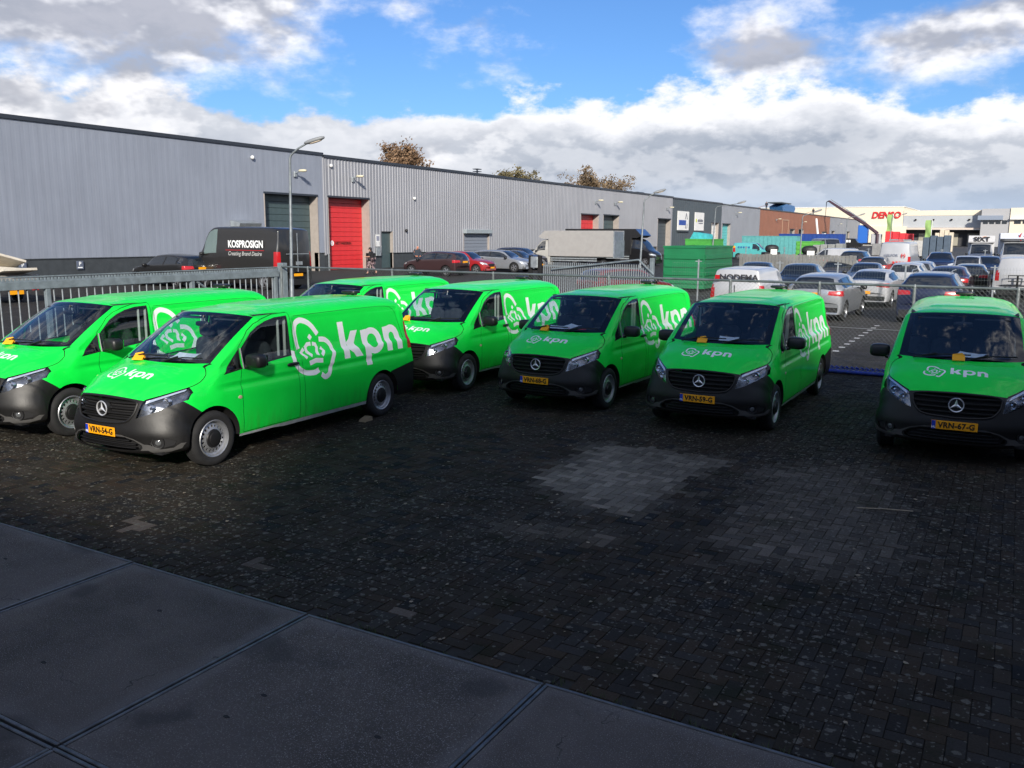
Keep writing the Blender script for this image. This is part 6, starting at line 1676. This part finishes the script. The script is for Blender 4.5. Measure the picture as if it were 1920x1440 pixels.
# far clutter by the loading bays
for i, (lab, x, y, w, h, col) in enumerate((('red tarpaulin heap in front of the loading bays', -21.5, 196, 5.2, 4.2, (.60, .03, .04)), ('cream crate on a rack in front of the bay', -13.5, 200, 3.4, 4.6, (.62, .54, .42)), ('pale stacked goods behind the white and red van', -12.8, 150, 5.8, 2.4, (.45, .44, .42)),
                                    ('dark blue ribbed container left of the rental truck', -8.7, 118, 3.0, 3.4, (.07, .10, .14)), ('grey mesh cage of goods behind the fence', -17.5, 150, 5.5, 2.2, (.24, .24, .24)), ('grey block of goods left of the white and red van', -17.2, 96, 3.0, 2.2, (.26, .27, .26)))):
    t = thing('stacked_goods', lab, 'goods', (x, y, 0)); rr = random.Random(i)
    m_ = mat('goods %d' % i, col, .7, var=.15)
    for k in range(4):
        xa = -w / 2 + k * w / 4; b = MB(); b.box(xa + .03, xa + w / 4 - .03, -1.2, 1.2, 0, h * rr.uniform(.8, 1.0), bev=.06); b.build('stack', m_, t)
# ---------------------------------------------------------------- people
def skin_mesh(name, verts, edges, radii, m, sub=2, root=0):
    me = bpy.data.meshes.new(name); me.from_pydata(verts, edges, [])
    o = bpy.data.objects.new(name, me); link(o)
    md = o.modifiers.new('skin', 'SKIN'); md.use_smooth_shade = True
    for v, r in zip(me.skin_vertices[0].data, radii):
        v.radius = r if isinstance(r, tuple) else (r, r)
    me.skin_vertices[0].data[root].use_root = True
    sb = o.modifiers.new('sub', 'SUBSURF'); sb.levels = sub; sb.render_levels = sub
    bpy.context.view_layer.update()
    out = bpy.data.meshes.new_from_object(o.evaluated_get(bpy.context.evaluated_depsgraph_get()))
    bpy.data.objects.remove(o); bpy.data.meshes.remove(me)
    out.materials.clear(); out.materials.append(m); out.name = name
    out.shade_smooth()
    return out

def person(label, loc, heading, H, J, top, legs, skin, hair=None, build=1.0, sleeve=.55, scale=1.0, hold=None):
    """J: joint overrides; figure faces +x"""
    t = thing('person', label, 'person', loc, heading, None, scale)
    D = dict(pel=(0, 0, .93), wa=(0, 0, 1.08), ch=(.01, 0, 1.30), nk=(.0, 0, 1.47), hd=(.03, 0, 1.58), ht=(.03, 0, 1.70),
             shl=(0, .18, 1.40), ell=(-.02, .25, 1.12), wrl=(.10, .24, .90), hal=(.14, .23, .84), shr=(0, -.18, 1.40), elr=(-.02, -.25, 1.12), wrr=(.10, -.24, .90), har=(.14, -.23, .84),
             hpl=(0, .09, .90), knl=(.06, .10, .50), anl=(-.04, .10, .09), tol=(.12, .11, .04), hpr=(0, -.09, .90), knr=(.02, -.10, .50), anr=(-.14, -.10, .10), tor=(.02, -.11, .04))
    D.update(J); k = list(D); V = [D[n] for n in k]; ix = {n: i for i, n in enumerate(k)}
    E = [(ix[a], ix[b_]) for a, b_ in (('pel', 'wa'), ('wa', 'ch'), ('ch', 'nk'), ('nk', 'hd'), ('hd', 'ht'), ('ch', 'shl'), ('shl', 'ell'), ('ell', 'wrl'), ('wrl', 'hal'), ('ch', 'shr'), ('shr', 'elr'), ('elr', 'wrr'), ('wrr', 'har'),
                                        ('pel', 'hpl'), ('hpl', 'knl'), ('knl', 'anl'), ('anl', 'tol'), ('pel', 'hpr'), ('hpr', 'knr'), ('knr', 'anr'), ('anr', 'tor'))]
    b_ = build
    Rr = dict(pel=.14 * b_, wa=.125 * b_, ch=.145 * b_, nk=.055, hd=.088, ht=.055, shl=.062, ell=.046, wrl=.032, hal=.030, shr=.062, elr=.046, wrr=.032, har=.030, hpl=.09 * b_, knl=.062, anl=.042, tol=.035, hpr=.09 * b_, knr=.062, anr=.042, tor=.035)
    place('body', skin_mesh('body', V, E, [Rr[n] for n in k], skin), t)
    # top
    kk = ['pel', 'wa', 'ch', 'nk2', 'shl', 'el1', 'shr', 'er1']
    mixp = lambda a, c, u: tuple(Vector(D[a]).lerp(Vector(D[c]), u))
    if sleeve >= 1: e1, e2 = mixp('ell', 'wrl', .9), mixp('elr', 'wrr', .9)
    else: e1, e2 = mixp('shl', 'ell', sleeve * 1.6), mixp('shr', 'elr', sleeve * 1.6)
    pts = [mixp('pel', 'wa', -.25), D['wa'], D['ch'], mixp('ch', 'nk', .75), D['shl'], D['ell'] if sleeve >= 1 else mixp('shl', 'ell', .5), e1, D['shr'], D['elr'] if sleeve >= 1 else mixp('shr', 'elr', .5), e2]
    place('top', skin_mesh('top', pts, [(0, 1), (1, 2), (2, 3), (2, 4), (4, 5), (5, 6), (2, 7), (7, 8), (8, 9)], [.175 * b_, .165 * b_, .178 * b_, .085, .10, .088, .072, .10, .088, .072], top, 2, 1), t)
    pts = [D['pel'], D['hpl'], D['knl'], mixp('knl', 'anl', .85), D['hpr'], D['knr'], mixp('knr', 'anr', .85)]
    place('trousers', skin_mesh('trousers', pts, [(0, 1), (1, 2), (2, 3), (0, 4), (4, 5), (5, 6)], [.155 * b_, .11 * b_, .082, .066, .11 * b_, .082, .066], legs, 2), t)
    for s_ in ('l', 'r'):
        a, c = Vector(D['an' + s_]), Vector(D['to' + s_]); b = MB(); m_ = (a + c) / 2
        b.grid(superell(m_.x + .03, m_.y, .045 + (m_.z - .07) * .5, .14, .052, .05, .7, 12, 6)); b.build('shoe', M_mblack, t, 60)
        # hand with fingers
        w, h = Vector(D['wr' + s_]), Vector(D['ha' + s_]); d = (h - w).normalized(); sd_ = Vector((0, 1, 0)).cross(d).normalized(); b = MB()
        pc = h + d * .015
        for q, ln in ((-.027, .062), (-.009, .072), (.009, .068), (.026, .052)):
            p0 = pc + sd_ * q + d * .02; p1 = p0 + d * ln * .55 + Vector((0, .004, 0)); p2 = p1 + (d * .7 + Vector((0, .3 if s_ == 'r' else -.3, 0))).normalized() * ln * .5
            b.tube([p0, p1, p2], [.0095, .009, .0075], 6)
        b.tube([h - sd_ * .028, h - sd_ * .052 + d * .03, h - sd_ * .048 + d * .055], [.011, .010, .008], 6)
        b.grid(superell(pc.x, pc.y, pc.z, .03, .02, .042, .8, 10, 6)); b.build('hand', skin, t, 60)
    hd = Vector(D['hd'])
    b = MB(); b.tube([hd + Vector((.085, 0, .005)), hd + Vector((.108, 0, -.02)), hd + Vector((.088, 0, -.03))], [.008, .014, .009], 6); b.build('nose', skin, t, 60)
    for y in (.036, -.036):
        b = MB(); b.grid(superell(hd.x + .083, hd.y + y, hd.z + .012, .010, .013, .008, 1, 8, 6)); b.build('eye', M_mblack, t, 60)
        b = MB(); b.grid(superell(hd.x - .005, hd.y + y * 2.5, hd.z - .005, .022, .010, .032, 1, 8, 6)); b.build('ear', skin, t, 60)
    b = MB(); b.grid(superell(hd.x + .082, hd.y, hd.z - .055, .010, .026, .007, 1, 8, 5)); b.build('mouth', mat('lips', (.35, .12, .10), .6), t, 60)
    if hair:
        b = MB(); b.grid(superell(hd.x - .018, hd.y, hd.z + .052, .105, .098, .088, .9, 14, 8)); b.grid(superell(hd.x - .055, hd.y, hd.z - .01, .065, .088, .09, .9, 12, 8)); b.build('hair', hair, t, 60)
    if hold: hold(t, D)
    return t
M_skin = mat('skin', (.50, .27, .19), .55, var=.06); M_skin2 = mat('ruddy skin', (.55, .23, .14), .5, var=.06)
M_cloth = mat('black cloth', (.010, .010, .012), .9); M_navy = mat('navy cloth', (.030, .038, .052), .9, var=.15); M_hair = mat('dark hair', (.012, .009, .008), .6)
def patterned():
    m = bpy.data.materials.new('patterned cloth'); m.use_nodes = True; g = NT(m.node_tree); b = g.n['Principled BSDF']; tc = g.new('ShaderNodeTexCoord')
    n = g.noise(tc.outputs['Object'], 16, 2, .5); g.link(g.mix(g.mapr(n, .46, .54), (.05, .03, .04, 1), (.34, .24, .25, 1)), b.inputs['Base Color']); b.inputs['Roughness'].default_value = .9
    return m
def phone(t, D):
    h = Vector(D['hal']); b = MB(); b.box(-.01, .13, -.035, .035, -.006, .006, bev=.003); tag_ = b.build('phone_in_hand', M_mblack, t, None, (h.x + .02, h.y, h.z + .02), (0, -.5, 0))
person('stout person in a black top and patterned trousers walking past the red door', (-40.2, 49.3, 0), R(205), 1.7,
       dict(hd=(.06, 0, 1.57), ht=(.07, 0, 1.69), nk=(.03, 0, 1.46), ell=(.04, .27, 1.12), wrl=(.28, .16, 1.12), hal=(.36, .13, 1.13), elr=(-.06, -.27, 1.12), wrr=(.02, -.27, .90), har=(.05, -.26, .83), knl=(.20, .10, .52), anl=(.20, .10, .11), tol=(.34, .11, .06), knr=(-.06, -.10, .50), anr=(-.32, -.10, .16), tor=(-.20, -.11, .05)),
       M_cloth, patterned(), M_skin, M_hair, 1.45, .6, 1.14)
person('bald person in a dark jacket looking down behind the plum crossover', (-42.1, 57.5, 0), R(320), 1.75,
       dict(hd=(.09, 0, 1.565), ht=(.12, 0, 1.675), nk=(.035, 0, 1.46), wrl=(.20, .16, .98), hal=(.26, .12, .98), wrr=(.20, -.16, .98), har=(.26, -.12, .98)), M_navy, M_navy, M_skin2, None, 1.1, 1.0, 1.16)
def hose(t, D):
    b = MB(); b.tube([D['har'], (1.2, -.4, .8), (3.4, -1.2, .2), (5.5, -2.0, .05)], .045, 6); b.build('long_pole', mat('pole brown', (.30, .16, .10), .7), t)
person('roof worker in dark clothes dragging a long pole at the left of the brown roof', (-49.0, 196.5, 8.66), R(270), 1.75, {}, M_navy, M_navy, M_skin2, M_hair, 1.1, 1.0, 1.05, hose)
person('roof worker in dark clothes at the right of the brown roof', (-49.0, 247, 8.66), R(260), 1.75, {}, M_navy, M_navy, M_skin2, M_hair, 1.1, 1.0, 1.05, hose)
# ---------------------------------------------------------------- the seven green vans and what lies on and in them
VAN_OBJ = {}
VANS = [('v54', -9.393, 8.796, -88.27, 'VRN-54-G'), ('v68', -6.601, 14.705, -90.75, 'VRN-68-G'), ('v59', -3.861, 14.533, -89.70, 'VRN-59-G'),
        ('v67', -.623, 14.439, -87.29, 'VRN-67-G'), ('v4', -9.599, 14.89, -88.41, ''), ('v1', -12.413, 8.852, -86.57, ''), ('v3', -12.608, 14.957, -88.66, '')]
VLAB = {'v54': 'green van with number plate VRN-54-G, nearest to the concrete slabs', 'v68': 'green van with plate VRN-68-G and papers behind its windscreen',
        'v59': 'green van with plate VRN-59-G right of the VRN-68-G van', 'v67': 'green van with plate VRN-67-G at the right edge, seen head on',
        'v4': 'green van whose plate is hidden behind the VRN-54-G van', 'v1': 'green van cut off by the left edge of the picture', 'v3': 'green van farthest back, only its roof and upper side showing'}
first = True
for key, x, y, a, pl in VANS:
    o = VAN_PROTO if first else copy_tree(VAN_PROTO); first = False
    o.location = (x, y, 0); o.rotation_euler = (0, 0, R(a)); tag(o, VLAB[key], 'van', 'green delivery vans in the yard')
    VAN_OBJ[key] = o
for key, x, y, a, pl in VANS: number_plate(pl, VAN_OBJ[key], (2.494, 0, .527))
def on_van(key, p):
    d = [v for v in VANS if v[0] == key][0]; a = R(d[3]); c, s = math.cos(a), math.sin(a)
    return (d[1] + p[0] * c - p[1] * s, d[2] + p[0] * s + p[1] * c, p[2]), a
names = {'v54': 'VRN-54-G', 'v68': 'VRN-68-G', 'v59': 'VRN-59-G', 'v67': 'VRN-67-G'}
CARDY = {'v54': -.36, 'v68': -.30, 'v59': -.24, 'v67': -.02, 'v4': -.44, 'v1': -.36, 'v3': -.36}
for key in VAN_OBJ:
    if key == 'v3': continue
    (x, y, z), a = on_van(key, (1.605, CARDY[key], 1.232))
    b = MB(); w, h = .075, .115
    b.prism([(-w, 0), (w, 0), (w, h * .7), (w * .5, h), (-w, h * .8)], -.012, -.008, 'x'); b.prism([(-w, 0), (w, 0), (w, .012), (-w, .012)], -.008, .05, 'x')
    b.add([(.05, -w, .0), (.05, w, .0), (-.010, w, h * .72), (-.010, -w, h * .72)], [(0, 1, 2, 3)])
    lab = 'folded yellow card under the wiper of the %s' % ({'v54': 'VRN-54-G van', 'v68': 'VRN-68-G van', 'v59': 'VRN-59-G van', 'v67': 'VRN-67-G van', 'v4': 'van behind the VRN-54-G van', 'v1': 'van at the left edge'}[key])
    o = b.build('folded_card', M_card, None, None, (x, y, z), (0, -.25, a + R({'v54': 14, 'v68': -10, 'v59': 4, 'v67': 3, 'v4': -12, 'v1': 16}[key])))
    tag(o, lab, 'card', 'yellow cards on the vans')
def sheet(key, p, w, l, m_, lab, rz=0.0, nm_='paper_sheet'):
    (x, y, z), a = on_van(key, p); P = [[(i * l, j * w, .006 * math.sin(i * 5 + j * 4) + .02 * abs(j)) for j in (-.5, -.2, .2, .5)] for i in (-.5, -.2, .2, .5)]
    b = MB(); b.grid(P); b.grid([[(q[0], q[1], q[2] - .003) for q in r_] for r_ in P]); o = b.build(nm_, m_, None, 60, (x, y, z), (0, .16, a + rz)); tag(o, lab, 'paper', 'papers on the dashboards')
sheet('v54', (1.22, .06, 1.268), .32, .24, M_paper, 'white paper on the dashboard of the VRN-54-G van', .3)
sheet('v68', (1.26, -.18, 1.262), .36, .26, M_paper, 'large white paper on the dashboard of the VRN-68-G van', .4)
sheet('v68', (1.17, -.02, 1.285), .32, .26, M_paper, 'rounded white paper lying over the larger one in the VRN-68-G van', -.5)
sheet('v68', (1.28, .16, 1.258), .30, .13, mat('red paper', (.55, .05, .05), .6), 'red strip of paper beside the white papers in the VRN-68-G van', .5)
sheet('v59', (1.20, .06, 1.268), .30, .26, M_paper, 'white paper on the dashboard of the VRN-59-G van', .2)
sheet('v67', (1.20, .12, 1.268), .34, .24, M_paper, 'white paper on the dashboard of the VRN-67-G van', -.3)
(x, y, z), a = on_van('v54', (-1.43, .90, 0))
b = MB(); b.prism([(-.10, 0), (.10, 0), (.07, .03), (-.06, .065), (-.09, .06)], -.06, .06, 'y'); tag(b.build('wheel_chock', mat('raw wood', (.30, .24, .15), .8, var=.2), None, None, (x, y, .0), (0, 0, a)), 'pale wooden chock against the rear wheel of the VRN-54-G van', 'chock')
# fallen leaves and a pale twig on the paving
rr = random.Random(12)
b = MB(); b.tube([(-1.25, 9.52, .010), (-1.0, 9.62, .012), (-.72, 9.70, .010)], .005, 5); tag(b.build('twig', mat('dry stem', (.40, .34, .24), .8)), 'thin pale twig lying on the paving before the VRN-67-G van', 'twig')
V, F = [], []
for k in range(420):
    x, y = rr.uniform(-12, 2), rr.uniform(4.7, 12); s = rr.uniform(.010, .028); a = rr.uniform(0, 6.28); i0 = len(V)
    for q in range(5): V.append((x + s * math.cos(a + q * 1.257) * (1.0 if q % 2 else .6), y + s * math.sin(a + q * 1.257) * .8, .006 + rr.uniform(0, .006)))
    F.append(tuple(range(i0, i0 + 5)))
me = bpy.data.meshes.new('fallen_leaves'); me.from_pydata(V, [], F); me.materials.append(mat('dead leaf', (.20, .17, .12), .85, var=.4, vscale=2)); tag(place('fallen_leaves', me), 'tiny scraps of dead leaf scattered over the dark paving', 'leaves', kind='stuff')

# weeds and grit along the edge of the slabs
V, F = [], []
for k in range(130):
    x = rr.uniform(-10, 1.5); y = 4.605 + rr.gauss(0, .018) if k % 4 else rr.choice((2.565, 4.605)) + rr.gauss(0, .01)
    for q in range(rr.randint(3, 8)):
        a = rr.uniform(0, 6.28); l = rr.uniform(.012, .055); w = .003; dx, dy = math.cos(a), math.sin(a); i0 = len(V); ox, oy = x + rr.gauss(0, .015), y + rr.gauss(0, .008)
        V += [(ox - dy * w, oy + dx * w, 0), (ox + dy * w, oy - dx * w, 0), (ox + dx * l * .6, oy + dy * l * .6, l)]; F.append((i0, i0 + 1, i0 + 2))
me = bpy.data.meshes.new('joint_weeds'); me.from_pydata(V, [], F); me.materials.append(mat('weed', (.035, .055, .015), .8, var=.4, vscale=3)); tag(place('joint_weeds', me), 'small weeds growing along the edge of the concrete slabs', 'weeds', kind='stuff')
